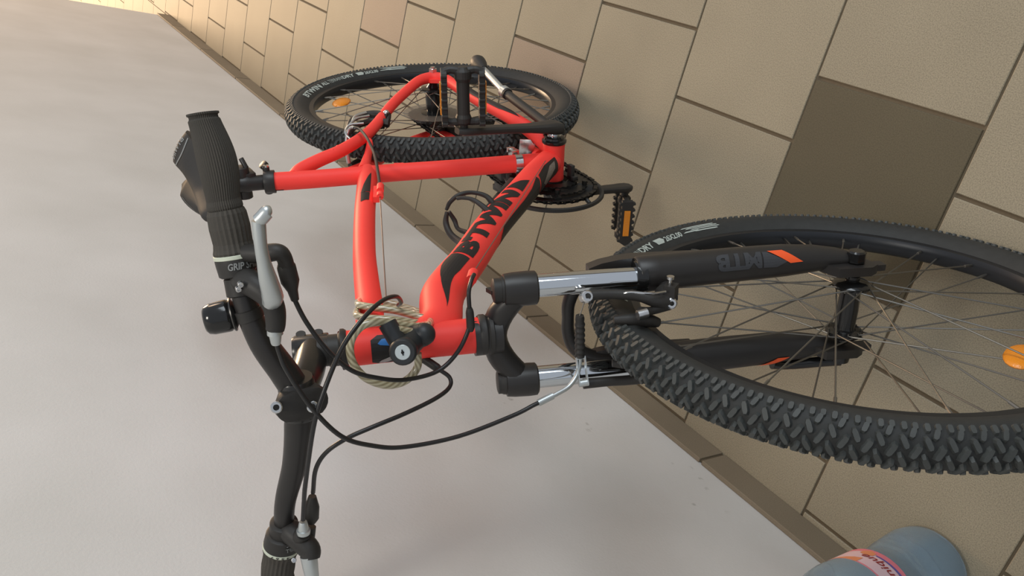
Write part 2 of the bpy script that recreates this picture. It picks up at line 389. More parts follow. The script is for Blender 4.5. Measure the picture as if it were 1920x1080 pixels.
# ------------------------------------------------------------------ wheels
NP = 100
def tyre_prof():
    h = [(.2795, .0115), (.286, .0165), (.295, .0220), (.304, .0245), (.313, .0243), (.321, .0205), (.327, .0140), (.3302, .007), (.331, 0)]
    return h+[(r, -y) for r, y in h[-2::-1]]
def surf(a):
    """casing surface by cross-section angle a (0 = crown, + toward +y): radius, y, normal(r,y)"""
    r0, m = .3065, .0242
    return r0+m*math.cos(a), m*math.sin(a), (math.cos(a), math.sin(a))
def wheel_point(beta, r, y): return V((-math.sin(beta)*r, y, math.cos(beta)*r))
def lug(b, beta, a, l, w, h, rot, tw=0):
    """raised rubber block on the casing: l across, w around"""
    r, y, n = surf(a); c = wheel_point(beta, r, y)
    er = wheel_point(beta, 1, 0); et = V((-math.cos(beta), 0, -math.sin(beta)))
    N = (er*n[0]+V((0, 1, 0))*n[1]).normalized(); A = N.cross(et).normalized()
    A2 = A*math.cos(rot)+et*math.sin(rot); T2 = -A*math.sin(rot)+et*math.cos(rot)
    R = Matrix((A2, T2, N)).transposed()
    x, z = l/2, w/2
    base = [(-x, -z*.7), (-x*.5, -z), (x*.6, -z), (x, -z*.5), (x, z*.7), (x*.5, z), (-x*.6, z), (-x, z*.5)]
    vs = [c+R @ V((p, q, -.001)) for p, q in base]+[c+R @ V((p*.8, q*.78, h)) for p, q in base]
    b.add(vs, [tuple(range(8, 16))]+[(i, (i+1) % 8, 8+(i+1) % 8, 8+i) for i in range(8)])
tread_b = MB()
for i in range(NP):
    be = 2*PI*i/NP; p = 2*PI/NP
    for s in (1, -1):
        ph = be+(0 if s > 0 else p/2)
        lug(tread_b, ph, s*.20, .0165, .0066, .0046, s*.50)
        lug(tread_b, ph+p*.5, s*.52, .0155, .0064, .0046, -s*.42)
        lug(tread_b, ph+p*.15, s*.86, .0125, .0062, .0042, s*.35)
        lug(tread_b, ph+p*.02, s*1.13, .0090, .0062, .0036, 0)
        lug(tread_b, ph+p*.5, s*1.10, .0105, .0062, .0038, 0)
tread_me = tread_b.mesh('tread', M['tread'], smooth=False)
tb = MB(); NS = 120
tb.rings([[wheel_point(2*PI*i/NS, r, y) for r, y in tyre_prof()] for i in range(NS)], closed=True)
# rings() joins last profile point to the first: that closes the bead side
tyre_me = tb.mesh('tyre', M['rubber'])
rb = MB()
rp = [(.2815, .0125), (.2835, .0125), (.2835, .0105), (.277, .0100), (.277, -.0100), (.2835, -.0105), (.2835, -.0125), (.2815, -.0125), (.2715, -.0118), (.2680, -.0055), (.2680, .0055), (.2715, .0118)]
rb.rings([[wheel_point(2*PI*i/NS, r, y) for r, y in rp] for i in range(NS)], closed=True)
rim_me = rb.mesh('wheel', M['rim'])
def sidetext(b, body, b0, b1, r0, r1, bold=0, shear=0, sp=1):
    vf = text2d(body, bold, shear, sp)
    def fn(u, v):
        be = math.radians(b0+(b1-b0)*u); r = r0+(r1-r0)*v
        # sidewall y at that radius
        pr = tyre_prof()[:9]; y = .0246
        for (ra, ya), (rc, yc) in zip(pr, pr[1:]):
            if ra <= r <= rc: y = ya+(yc-ya)*(r-ra)/(rc-ra)
        return wheel_point(be, r, y+.0007)
    vs, fs = warp(vf, fn, 14, 3); b.add(vs, fs)
def sidepoly(b, P):
    def fn(u, v):
        r = v; pr = tyre_prof()[:9]; y = .0246
        for (ra, ya), (rc, yc) in zip(pr, pr[1:]):
            if ra <= r <= rc: y = ya+(yc-ya)*(r-ra)/(rc-ra)
        return wheel_point(math.radians(u), r, y+.0007)
    vs, fs = warp(poly2d(P), fn, 6, 2); b.add(vs, fs)
tx = MB()
for seg in range(1):
    sidetext(tx, 'BTWIN', 33.5, 52, .2875, .301, .035, 0, 1.05)
    sidetext(tx, 'ALL', 53.5, 58.5, .2895, .300, .03)
    sidetext(tx, 'TERRAIN', 59.2, 68.3, .2895, .300, -.006)
    sidetext(tx, 'DRY', 68.8, 76.3, .2895, .300, .035)
    sidepoly(tx, [(78.2, .2895), (81.2, .2890), (82.0, .2945), (81.2, .2995), (77.6, .2995)])
    sidetext(tx, '26X2.00', 82.4, 90.0, .2890, .2985, .03)
    for k, (a0, a1, r) in enumerate(((91, 103.5, .3015), (92.5, 104.5, .2985), (94, 105, .2950), (90.8, 97, .2925), (95.5, 104, .2915))):
        sidepoly(tx, [(a0, r), (a0+1.2, r+.0016), (a1, r+.0014), (a1+.4, r), (a1-.5, r-.0006), (a0+1, r-.0003)])
text_me = tx.mesh('lettering', M['print'], smooth=False)
def spoke_mesh(side, lead, fr, fy, name='spoke'):
    b = MB(); a = math.radians(0); e = math.radians(58)*lead
    p0 = wheel_point(0, fr, side*(fy+.0015)); p1 = wheel_point(e, .262, side*.004); p2 = wheel_point(e, .2695, side*.003)
    b.tube([wheel_point(0, fr, side*(fy-.002)), p0, p0.lerp(p1, .02)], .0011, 6, smooth=False)
    b.cyl(p0, p1, .00105, n=6); b.cyl(p0.lerp(p1, .955), p2, .0019, n=6)
    return b.mesh(name, M['spoke'])
def make_wheel(mtx, label, fr, fy, hubfn, rot, refl):
    w = link('wheel', rim_me, bike, mtx); w['label'] = label
    def sub(name, me, beta=0):
        o = link(name, me, w)
        if beta: o.matrix_basis = Matrix.Rotation(-beta, 4, 'Y')
        return o
    sub('tyre', tyre_me); t = sub('tread', tread_me); t['kind'] = 'stuff'
    sub('lettering', text_me)
    hubfn(w)
    ms = {(s, l): spoke_mesh(s, l, fr, fy+(.0012 if l > 0 else -.0012)) for s in (1, -1) for l in (1, -1)}
    for k in range(18):
        for s in (1, -1):
            be = 2*PI*(k+(.25 if s < 0 else 0))/18+rot; l = 1 if k % 2 == 0 else -1
            o = link('spoke', ms[(s, l)], w); o.matrix_basis = Matrix.Rotation(-be, 4, 'Y')
    b = MB(); be, r, tl, rl = refl
    er = wheel_point(be, 1, 0); et = V((-math.cos(be), 0, -math.sin(be)))
    b.ball(wheel_point(be, r, .0), 1, 10, (tl, .0065, rl), Matrix((et, V((0, 1, 0)), er)).transposed())
    b.build('reflector', M['amber'], w)
    # valve
    v = MB(); v.cyl(wheel_point(2.2, .269, 0), wheel_point(2.2, .238, 0), .0026, n=8).build('valve', M['darksteel'], w)
    return w
def front_hub(w):
    b = MB(); b.lathe((0, -.05, 0), (0, 1, 0), [(.0, .005), (.004, .009), (.010, .009), (.012, .020), (.0155, .0235), (.019, .0235), (.021, .014), (.026, .0125), (.05, .0135), (.074, .0125), (.079, .014), (.081, .0235), (.0845, .0235), (.088, .020), (.09, .009), (.096, .009), (.1, .005)], 28)
    b.build('hub', M['gloss'], w)
def rear_hub(w):
    b = MB(); b.lathe((0, -.066, 0), (0, 1, 0), [(0, .005), (.004, .010), (.018, .012), (.045, .016), (.047, .029), (.050, .031), (.053, .031), (.055, .017), (.065, .0185), (.085, .0195), (.100, .0185), (.103, .022), (.105, .029), (.109, .029), (.111, .016), (.118, .011), (.128, .009), (.132, .005)], 28)
    b.build('hub', M['gloss'], w)
wf_o = make_wheel(mF, 'front wheel with black rim and knobbly tyre', .0205, .031, front_hub, .13, (math.radians(-101), .200, .034, .019))
wr_o = make_wheel(mR, 'rear wheel with the cassette, beside the wall', .0275, .038, rear_hub, .05, (math.radians(40.3), .220, .036, .0195))

# cassette + spoke protector
b = MB()
for k in range(7):
    R = .060-.0052*k; y = -.018-.0042*k; T = 28-2*k; n = T*2
    pl = [(math.cos(2*PI*i/n)*(R+(.0025 if i % 2 else -.0015)), math.sin(2*PI*i/n)*(R+(.0025 if i % 2 else -.0015))) for i in range(n)]
    b.prism(pl, (0, y, 0), (1, 0, 0), (0, 0, 1), (0, 1, 0), -.0009, .0009)
b.cyl((0, -.017, 0), (0, -.05, 0), .016)
b.build('cassette', M['darksteel'], bike, mR, smooth=False)
b = MB(); b.lathe((0, -.0150, 0), (0, 1, 0), [(0, .030), (0, .072), (.0010, .0725), (.0012, .030)], 40); b.build('spoke_protector', M['protector'], bike, mR)

# ------------------------------------------------------------------ red frame
def S3(l): return [V(p) for p in l]
DT = Sweep([(.868, 0, .500), (.850, 0, .466), (.7950, 0, .4320), (.7625, 0, .4000), (.7188, 0, .3458), (.6348, 0, .2506), (.5492, 0, .1376), (.4950, 0, .0680), (.447, 0, .0)],
           [.024, .0262, .0290, .0278, .0266, .026, .0255, .025, .0245], ref=(.83, 0, -.56), sub=8, sx=1.0, sy=1.0)
TT = Sweep([(.850, 0, .548), (.800, 0, .536), (.7604, 0, .5190), (.683, 0, .4880), (.6066, 0, .4555), (.4812, 0, .3967), (.3762, 0, .3441), (.3172, 0, .3146)],
           [.020, .0195, .0190, .0185, .018, .0185, .0190, .0175], ref=(-.45, 0, .89), sub=8, sx=.92, sy=1.04)
HT = Sweep([(.834, 0, .589), (.8375, 0, .580), (.8655, 0, .5105), (.8935, 0, .4415), (.897, 0, .433)], [.0225, .0215, .0212, .0218, .0232], ref=(.92, 0, .37), sub=5)
ST = Sweep([(.2640, 0, .4780), (.2958, 0, .3983), (.3381, 0, .2765), (.379, 0, .1707), (.4101, 0, .0843), (.445, 0, -.012)], [.0165, .0163, .0163, .0163, .0166, .017], ref=(.9, 0, .35), sub=6)
fb = MB()
for s in (DT, TT, HT, ST): fb.sweep(s, 28)
fb.lathe((.445, -.036, -.012), (0, 1, 0), [(0, .020), (.002, .0212), (.010, .0205), (.062, .0205), (.070, .0212), (.072, .020)], 28)
for s in (1, -1):
    ss = [(.274, s*.004, .436), (.2603, s*.010, .4183), (.2518, s*.018, .3784), (.2420, s*.024, .3331), (.2083, s*.030, .2725), (.1685, s*.0365, .2248), (.0938, s*.0480, .1514), (.0400, s*.0590, .0850), (.012, s*.0655, .0450), (.003, s*.067, .022), (.0030, s*.067, .0032), (.016, s*.067, -.010), (.04, s*.067, -.0135),
          (.0831, s*.0655, -.008), (.204, s*.060, .0015), (.3177, s*.052, -.0017), (.3795, s*.040, -.0080), (.432, s*.024, -.012)]
    fb.tube(ss, [.0135, .0130, .0125, .0120, .0118, .0112, .0108, .0110, .0115, .012, .0125, .0120, .0120, .0118, .0125, .0135, .015, .016], 14, sub=5)
    fb.prism([(-.018, -.016), (.018, -.020), (.030, -.004), (.014, .018), (-.012, .020)], (.006, s*.063, 0), (1, 0, 0), (0, 0, 1), (0, s, 0), -.003, .005)
    g = [(.2080, s*.026, .2700), (.2200, s*.024, .2640), (.2481, s*.014, .2800), (.2700, s*.005, .2960), (.30, 0, .315)]
    fb.tube(g, [.005, .0060, .0070, .0090, .012], 10)
fb.tube([(.195, .030, .2550), (.190, 0, .253), (.195, -.030, .2550)], .006, 8)
fb.tube([(.41, 0, -.004), (.375, 0, -.006)], .013, 12, smooth=False)
# cable stops and small bosses on the tubes
fb.cyl((.4350, .0215, .3450), (.4560, .0215, .3555), .0062, n=12)
fb.cyl((.4680, .0215, .3612), (.4790, .0215, .3668), .0058, n=12); fb.box((.455, .017, .362), (.05, .010, .010), Matrix.Rotation(-.46, 3, 'Y'))
fb.cyl((.318, .006, .262), (.326, .006, .246), .004, n=8)
fb.ball((.2500, .030, .352), .0042, 6); fb.ball((.2400, .032, .337), .0040, 6)
frame_o = fb.build('frame', M['red'], bike, mR)
stop_s = .118
cst = MB(); cst.cyl((.8120, .0265, .3965), (.7960, .0262, .3835), .0072, n=12); cst.ball((.7960, .0262, .3835), .0070, 6); cst.build('cable_stop', M['red'], frame_o)

# lettering and decals on the frame
def on(sw, b, vf, s0, s1, t0, t1, nx=12, ny=6, off=.0006):
    """u runs s0->s1 along the tube, v runs t0->t1 (degrees) around it"""
    vs, fs = warp(vf, lambda u, v: sw.point(s0+(s1-s0)*u, math.radians(t0+(t1-t0)*v), off), nx, ny); b.add(vs, fs)

b = MB(); on(DT, b, text2d("B'TWIN", .062), .192, .440, -50, -121, 24, 8)
b.build('lettering', M['decal'], frame_o, smooth=False)
def polyd(sw, b, P, nx=10, ny=8, off=.0006):
    vs, fs = warp(poly2d(P), lambda u, v: sw.point(u, math.radians(v), off), nx, ny); b.add(vs, fs)
b = MB(); polyd(DT, b, [(.186, -56), (.189, -118), (.168, -122), (.150, -116), (.110, -92), (.043, -70), (.090, -64), (.128, -62), (.148, -57)]); b.build('wedge_decal', M['decal'], frame_o, smooth=False)
b = MB(); polyd(DT, b, [(.452, -52), (.450, -119), (.468, -108), (.485, -88), (.501, -60)]); b.build('wedge_decal', M['decal'], frame_o, smooth=False)
b = MB(); polyd(DT, b, [(.312, -4), (.330, -22), (.440, -25), (.485, -32), (.528, -50), (.532, -34), (.512, 70), (.300, 75)], 12, 10); b.build('panel_decal', M['decal'], frame_o, smooth=False)
b = MB(); polyd(DT, b, [(.540, -46), (.585, -55), (.640, -50), (.638, 60), (.522, 70), (.530, 0)], 8, 10); b.build('panel_decal', M['decal'], frame_o, smooth=False)
b = MB(); polyd(DT, b, [(.548, -2), (.600, -38), (.628, -38), (.620, -12), (.568, 22)], 6, 6, .0010); b.build('sticker', M['sticker'], frame_o, smooth=False)
b = MB(); polyd(TT, b, [(.540, 118), (.520, 103), (.478, 81), (.440, 68), (.449, 120)], 8, 6); b.build('panel_decal', M['decal'], frame_o, smooth=False)
b = MB(); polyd(TT, b, [(.440, 70), (.446, 119), (.414, 117), (.404, 72)], 4, 5); b.build('panel_decal', M['decal'], frame_o, smooth=False)
CS = Sweep([(.0831, .0655, -.008), (.204, .060, .0015), (.3177, .052, -.0017), (.3795, .040, -.0080)], [.0120, .0118, .0125, .0135], ref=(0, 0, 1), sub=6)
b = MB(); polyd(CS, b, [(.03, -60), (.05, -125), (.22, -120), (.262, -80), (.20, -50), (.06, -45)], 12, 5, .0016); b.build('panel_decal', M['decal'], frame_o, smooth=False)
# head badge on the head tube
b = MB(); on(HT, b, poly2d([(0, .1), (.12, 0), (1, 0), (1, 1), (.15, 1), (0, .85)]), .034, .088, 38, -66, 6, 8, .0007); b.build('head_badge', M['decal'], frame_o, smooth=False)
b = MB(); on(HT, b, poly2d([(.16, .60), (.30, .86), (.42, .88), (.80, .60), (.84, .42), (.72, .36), (.24, .50)]), .036, .072, -8, -58, 6, 8, .0011); b.build('badge_stripe', M['blue'], frame_o, smooth=False)
b = MB(); on(HT, b, poly2d([(.1, .1), (.16, .0), (.3, .0), (.86, .62), (.86, .9), (.7, .96), (.2, .4)]), .038, .072, 34, -2, 6, 8, .0011); b.build('badge_stripe', M['palebadge'], frame_o, smooth=False)

# seat clamp, seat post, saddle
b = MB(); b.cyl((.2665, 0, .470), (.2595, 0, .487), .0205, n=24); b.cyl((.2560, -.024, .480), (.2560, .026, .480), .0062, n=12); b.cyl((.244, .022, .477), (.244, .028, .482), .008, n=12)
sc = b.build('seat_clamp', M['black'], bike, mR, bevel=.0006)
b = MB(); b.cyl((.2560, .0262, .480), (.2560, .0290, .480), .0052, n=12); b.build('clamp_bolt', M['steel'], sc)
b = MB(); b.tube([(.277, .0075, .442), (.2680, .0078, .464), (.2665, .0078, .4675)], .0016, 6, smooth=False)
b = MB(); on(ST, b, poly2d([(0, .1), (.9, .1), (1, .0), (1.06, .5), (1, 1), (.9, .9), (0, .9)]), .0, .021, 42, 54, 4, 2); b.build('clamp_slot', M['darkslot'], frame_o, smooth=False)
b = MB(); b.lathe((.2610, 0, .482), (-.30, 0, .954), [(0, .0135), (.028, .0135), (.033, .0160), (.046, .0150), (.060, .0135), (.085, .0135)], 24)
b.box((.222, 0, .556), (.050, .040, .016)); b.box((.226, 0, .540), (.044, .046, .010)); b.cyl((.222, -.028, .552), (.222, .028, .552), .008, n=12)
b.cyl((.244, -.027, .520), (.244, .030, .520), .0135, n=14); b.box((.240, .004, .508), (.034, .030, .018)); b.cyl((.2, -.02, .566), (.2, .02, .566), .009, n=10)
b.box((.236, 0, .536), (.040, .062, .012)); b.cyl((.250, .028, .512), (.240, .044, .516), .0045, n=10); b.tube([(.236, .030, .530), (.226, .046, .540)], .004, 8)
sp = b.build('seat_post', M['black'], bike, mR, bevel=.0008)
def saddle_pt(u, v, dz=0):
    """u 0 rear .. 1 nose, v -1..1"""
    x = .118+.262*u
    pts = [(0, .062), (.04, .074), (.15, .080), (.3, .070), (.45, .046), (.6, .028), (.8, .0205), (.94, .017), (1, .008)]
    hw = next(a[1]+(c[1]-a[1])*(u-a[0])/(c[0]-a[0]) for a, c in zip(pts, pts[1:]) if a[0] <= u <= c[0])
    top = .621-.026*math.sin(min(1, u*1.15)*PI)*.35
    if u < .15: top -= (.15-u)*.12
    if u > .9: top -= (u-.9)**2*1.4
    k = 1-min(1, u/.75)
    z = top-.034*abs(v)**2.6-.030*k*max(0, 1-abs(v)/.42)**1.2
    xx = x-.0*v+(.024*max(0, 1-abs(v)/.5) if u < .2 else 0)*(1-u/.2 if u < .2 else 0)
    return V((xx, v*hw, z+dz))
b = MB(); NU, NV = 26, 20; top = [[saddle_pt(i/NU, -1+2*j/NV) for j in range(NV+1)] for i in range(NU+1)]
rings = []
for i in range(NU+1):
    e = top[i]; low = [V((p.x, p.y*.90, e[0].z-.012+(.010*(1-abs(p.y)/max(1e-4, abs(e[0].y)))))) for p in e[::-1]]
    rings.append(e+low)
b.rings(rings)
sad = b.build('saddle', M['saddle'], bike, mR)
b = MB()
for s in (1, -1):
    b.tube([(.150, s*.030, .578), (.170, s*.028, .566), (.200, s*.022, .558), (.260, s*.022, .560), (.310, s*.016, .572), (.35, s*.006, .588)], .0036, 8)
b.build('saddle_rail', M['steel'], sad)
b = MB()
def sadline(b, pts, w):
    for (u0, v0), (u1, v1) in zip(pts, pts[1:]):
        q = [saddle_pt(u0, v0, .0012), saddle_pt(u0+w, v0, .0012), saddle_pt(u1+w, v1, .0012), saddle_pt(u1, v1, .0012)]; b.add(q, [(0, 1, 2, 3)])
for s in (1, -1):
    b = MB(); sadline(b, [(.21+.04*math.sin(k/5*PI), s*(.40+.58*k/5)) for k in range(6)], .014); b.build('saddle_piping', M['paleprint'], sad, smooth=False)
b = MB()
vf = text2d('BTWIN', .02)
vs, fs = warp(vf, lambda u, v: saddle_pt(.175-.05*v+.02, .92-.42*u, .0012), 6, 2); b.add(vs, fs)
b.build('lettering', M['paleprint'], sad, smooth=False)

# ------------------------------------------------------------------ drivetrain
BBc = V((.445, 0, -.012))
b = MB(); b.lathe((.445, .036, -.012), (0, 1, 0), [(0, .022), (.002, .0235), (.006, .0235), (.008, .020), (.012, .019), (.014, .011), (.03, .011)], 28); bb = b.build('bottom_bracket', M['gloss'], bike, mR)
b = MB(); b.lathe((.445, .0490, -.012), (0, 1, 0), [(0, .0125), (.003, .0135), (.006, .0125)], 20); b.build('crank_washer', M['chrome'], bb)
def crank(tip, y0, y1, w0, w1):
    b = MB(); a = V((BBc.x, y0, BBc.z)); c = V((tip[0], y1, tip[1])); d = (c-a).normalized(); s = V((0, 1, 0)).cross(d).normalized(); n = d.cross(s)
    R = []
    for t, w, h in ((-.075, .6*w0, .014), (-.05, w0*.95, .020), (.02, w0*1.05, .022), (.14, w0*.92, .017), (.3, w0*.78, .013), (.6, w0*.70, .012), (.86, w1*.9, .012), (.95, w1*1.0, .0125), (1.02, w1*.98, .012), (1.07, w1*.55, .011)):
        p = a.lerp(c, t); R.append([p+s*math.cos(q)*w*.5*(1 if abs(math.cos(q)) > .8 else .95)+n*(1 if math.sin(q) > 0 else -1)*min(1, abs(math.sin(q))*1.6)*h*.5 for q in [2*PI*k/16 for k in range(16)]])
    return b.rings(R)
LT = (.432, .178); RT = (.463, -.187)
b = crank(LT, .066, .088, .040, .034); b.build('crank_arm', M['plastic'], bike, mR)
b = crank(RT, -.070, -.086, .038, .035); b.build('crank_arm', M['black'], bike, mR)
# chainrings, guard
b = MB()
for R, y, T in ((.0835, -.0505, 42), (.0665, -.0435, 34), (.0470, -.037, 24)):
    n = T*4; out = []
    for i in range(n):
        q = [0, .003, .0032, 0][i % 4]; out.append((math.cos(2*PI*i/n)*(R+q-.001), math.sin(2*PI*i/n)*(R+q-.001)))
    inn = [(math.cos(2*PI*i/n)*(R-.017), math.sin(2*PI*i/n)*(R-.017)) for i in range(n)]
    o = len(b.v)
    for t in (-.001, .001):
        for x, z in out+inn: b.v.append(BBc+V((x, y+t, z)))
    for i in range(n):
        j = (i+1) % n
        for q in ((i, j, n+j, n+i), (2*n+i, 3*n+i, 3*n+j, 2*n+j), (i, 2*n+i, 2*n+j, j), (n+i, n+j, 3*n+j, 3*n+i)): b.f.append(tuple(o+k for k in q))
for k in range(5):
    a = 2*PI*k/5+.5; d = V((math.cos(a), 0, math.sin(a)))
    b.tube([BBc+V((0, -.052, 0)), BBc+V((0, -.050, 0))+d*.079], [.014, .008], 8, smooth=False)
    b.cyl(BBc+d*.062+V((0, -.056, 0)), BBc+d*.062+V((0, -.034, 0)), .005, n=10)
b.lathe(BBc+V((0, -.066, 0)), (0, 1, 0), [(0, .016), (.01, .022), (.03, .020)], 20)
cr = b.build('chainring', M['ringblack'], bike, mR, smooth=False)
b = MB()
g = [(.0925, -.0665), (.0985, -.0659), (.1010, -.0640), (.1000, -.0585), (.0960, -.0570), (.0925, -.0600)]
b.rings([[BBc+V((math.cos(2*PI*i/72)*r, y, math.sin(2*PI*i/72)*r)) for r, y in g] for i in range(72)], closed=True)
b.cyl(BBc+V((.090, -.060, -.02)), BBc+V((.076, -.052, -.018)), .004, n=8)
b.build('chain_guard', M['plastic'], bike, mR)
# chain: real links on a closed path
cp = []
for k in range(17): a = PI*.54-PI*1.02*k/16; cp.append(BBc+V((math.cos(a)*.0835, -.0505, math.sin(a)*.0835)))
JP = V((.052, -.040, -.072)); TP = V((.036, -.041, -.128))
cp += [V((.30, -.047, -.108)), V((.08, -.041, -.142)), TP+V((.016, 0, -.016)), TP+V((-.004, 0, -.022)), TP+V((-.020, 0, -.006)), V((.030, -.04, -.098)), JP+V((.018, 0, -.012)), JP+V((.02, 0, .008)), JP+V((.0, 0, .022)), V((.014, -.038, -.042))]
for k in range(9): a = -PI*.38-PI*1.04*k/8; cp.append(V((math.cos(a)*.040, -.0345, math.sin(a)*.040)))
path = catmull(cp, 10, True); Ls = [0]
for i in range(1, len(path)+1): Ls.append(Ls[-1]+(path[i % len(path)]-path[i-1]).length)
NL = int(Ls[-1]/.0127); b = MB(); i = 0
for k in range(NL):
    d = Ls[-1]*(k+.5)/NL
    while Ls[i+1] < d: i += 1
    p = path[i].lerp(path[(i+1) % len(path)], (d-Ls[i])/(Ls[i+1]-Ls[i])); t = (path[(i+2) % len(path)]-path[i-1]).normalized()
    s = V((0, 1, 0)).cross(t).normalized(); n = t.cross(s); w = .0031 if k % 2 else .0020
    for q in (-1, 1):
        pl = [(-.0083, -.0028), (-.006, -.0040), (-.002, -.0030), (.002, -.0030), (.006, -.0040), (.0083, -.0028), (.0083, .0028), (.006, .0040), (.002, .0030), (-.002, .0030), (-.006, .0040), (-.0083, .0028)]
        b.prism(pl, p+n*w*q, t, s, n, -.0005, .0005)
    b.cyl(p+t*.00635-n*.0036, p+t*.00635+n*.0036, .0026, n=6)
b.build('chain', M['ringblack'], bike, mR, smooth=False)
# rear derailleur
b = MB(); b.prism([(-.02, -.02), (.01, -.03), (.028, -.004), (.02, .018), (-.01, .014)], (.020, -.062, -.036), (1, 0, 0), (0, 0, 1), (0, 1, 0), -.012, .012)
for c, r in ((JP, .0215), (TP, .0215)):
    n = 22; b.prism([(math.cos(2*PI*i/n)*(r if i % 2 else r-.004), math.sin(2*PI*i/n)*(r if i % 2 else r-.004)) for i in range(n)], c, (1, 0, 0), (0, 0, 1), (0, 1, 0), -.002, .002)
for y in (-.006, .006): b.tube([JP+V((0, y, .01)), JP.lerp(TP, .5)+V((-.006, y, 0)), TP+V((0, y, -.01))], [.010, .006, .010], 8)
b.cyl((.008, -.070, -.012), (.008, -.05, -.012), .011)
b.build('rear_derailleur', M['plastic'], bike, mR, smooth=False, bevel=.001)
# front derailleur: band, linkage, cage
b = MB(); A0, A1 = V((.4195, 0, .0600)), V((.4245, 0, .0475)); b.cyl(A0, A1, .0182, n=28)
fd = b.build('front_derailleur', M['steel'], bike, mR)
b = MB(); b.box((.4035, .0175, .052), (.016, .010, .015)); b.cyl((.396, .024, .052), (.396, .010, .052), .0065, n=12); b.cyl((.384, .020, .050), (.384, .012, .050), .005, n=10); b.build('band_clamp', M['steel'], fd, bevel=.001)
b = MB(); b.prism([(-.02, -.014), (.014, -.018), (.028, .0), (.016, .02), (-.014, .016)], (.368, -.052, .048), (1, 0, 0), (0, 0, 1), (0, 1, 0), -.016, .024)
b.box((.362, -.070, .050), (.034, .012, .024)); b.cyl((.376, -.074, .026), (.376, -.048, .026), .010, n=12); b.cyl((.400, -.056, .060), (.400, -.026, .060), .006, n=10)
b.box((.340, -.052, .045), (.02, .018, .024))
b.build('derailleur_linkage', M['black'], fd, bevel=.001)
b = MB()
for p, r in (((.385, -.056, .060), .0035), ((.372, -.066, .062), .003), ((.386, -.062, .038), .004)): b.ball(p, r, 6)
b.build('screw', M['steel'], fd)
b = MB()
for y in (-.036, -.052): b.prism([(-.035, -.012), (.03, .002), (.052, .022), (.040, .030), (-.02, .012), (-.055, -.002)], (.43, y, .062), (1, 0, 0), (0, 0, 1), (0, 1, 0), -.0008, .0008)
b.build('derailleur_cage', M['steel'], fd, smooth=False)
b = MB(); b.prism([(-.016, -.018), (.010, -.016), (.017, .002), (.008, .014), (-.014, .012)], (.3900, .0180, .012), (.8, 0, -.6), (0, 1, 0), (.6, 0, .8), -.002, .002)
b.tube([(.391, .012, .0125), (.400, .016, .004), (.404, .026, .002)], .0014, 6); b.tube([(.383, .012, .0185), (.392, .020, .010), (.396, .030, .008)], .0014, 6)
b.build('stay_bracket', M['steel'], bike, mR, bevel=.001)
b = MB(); b.box((.470, -.020, -.036), (.014, .030, .008)); b.box((.474, -.030, -.038), (.018, .008, .012)); b.build('cable_guide', M['plastic'], bike, mR, bevel=.001)

# pedals
def pedal(mtx, label, tip, side, tilt, y0, rot90=False):
    t = math.radians(tilt); ex = V((math.cos(t), 0, math.sin(t))); ez = V((-math.sin(t), 0, math.cos(t))); ey = V((0, side, 0))
    o = V((tip[0], side*y0, tip[1])); b = MB()
    P = lambda x, y, z: o+ex*x+ey*y+ez*z
    b.tube([P(0, -.006, 0), P(0, .014, 0)], [.0075, .0075], 12, smooth=False)
    b.lathe(P(0, .010, 0), ey, [(0, .010), (.004, .0135), (.012, .0140), (.018, .0115), (.050, .0110), (.074, .0115), (.080, .0150), (.092, .0150), (.096, .0105), (.099, .008)], 20)
    for s in (-1, 1):
        pl = [(.008, -.011)]
        n = 7
        for k in range(n):
            y = .014+.082*k/(n-1)
            pl += [(y-.0035, -.0115), (y-.0018, -.0165), (y+.0018, -.0165), (y+.0035, -.0115)]
        pl += [(.104, -.011), (.108, .0)]+[(a, -c) for a, c in pl[::-1]][0:]
        Rr = P(s*.0325, 0, 0)
        b.prism(pl, Rr, ey, ez, ex*s, -.0055, .0050)
        for y in (.016, .100):
            b.tube([P(0, y, 0), P(s*.020, y+(.004 if y > .05 else -.002), 0), P(s*.033, y, 0)], [.0085, .0065, .0075], 8)
    p = b.build('pedal', M['plastic'], bike, mR, smooth=False, bevel=.0008); p['label'] = label
    for s in (-1, 1):
        b = MB(); b.box(o+ex*s*.0386+ey*.056, (.0026, .056, .0125), Matrix((ex, ey, ez)).transposed()); b.build('pedal_reflector', M['amber'], p, smooth=False, bevel=.0006)
    return p
pedal(mR, 'raised black pedal on the side away from the wall', LT, 1, -62, .090)
pedal(mR, 'lower black pedal next to the front tyre', RT, -1, 30, .094)

# kickstand
b = MB(); b.tube([(.425, .046, -.012), (.415, .060, -.016), (.400, .064, -.018), (.3, .078, -.025), (.250, .0845, -.030)], .0092, 12); b.cyl((.262, .083, -.029), (.244, .0855, -.0305), .0115, n=16)
ks = b.build('kickstand', M['plastic'], bike, mR)
b = MB(); b.cyl((.256, .084, -.030), (.242, .0858, -.0310), .0122, n=16); b.build('adjuster_collar', M['silver'], ks)
b = MB(); b.cyl((.246, .085, -.0303), (.118, .1040, -.0580), .0072, n=14); b.build('silver_leg', M['silver'], ks)
b = MB(); b.lathe((.128, .1022, -.056), (-.86, .12, -.22), [(0, .0095), (.01, .012), (.030, .0165), (.043, .0175), (.054, .0145), (.060, .007)], 18); b.build('rubber_foot', M['plastic'], ks)

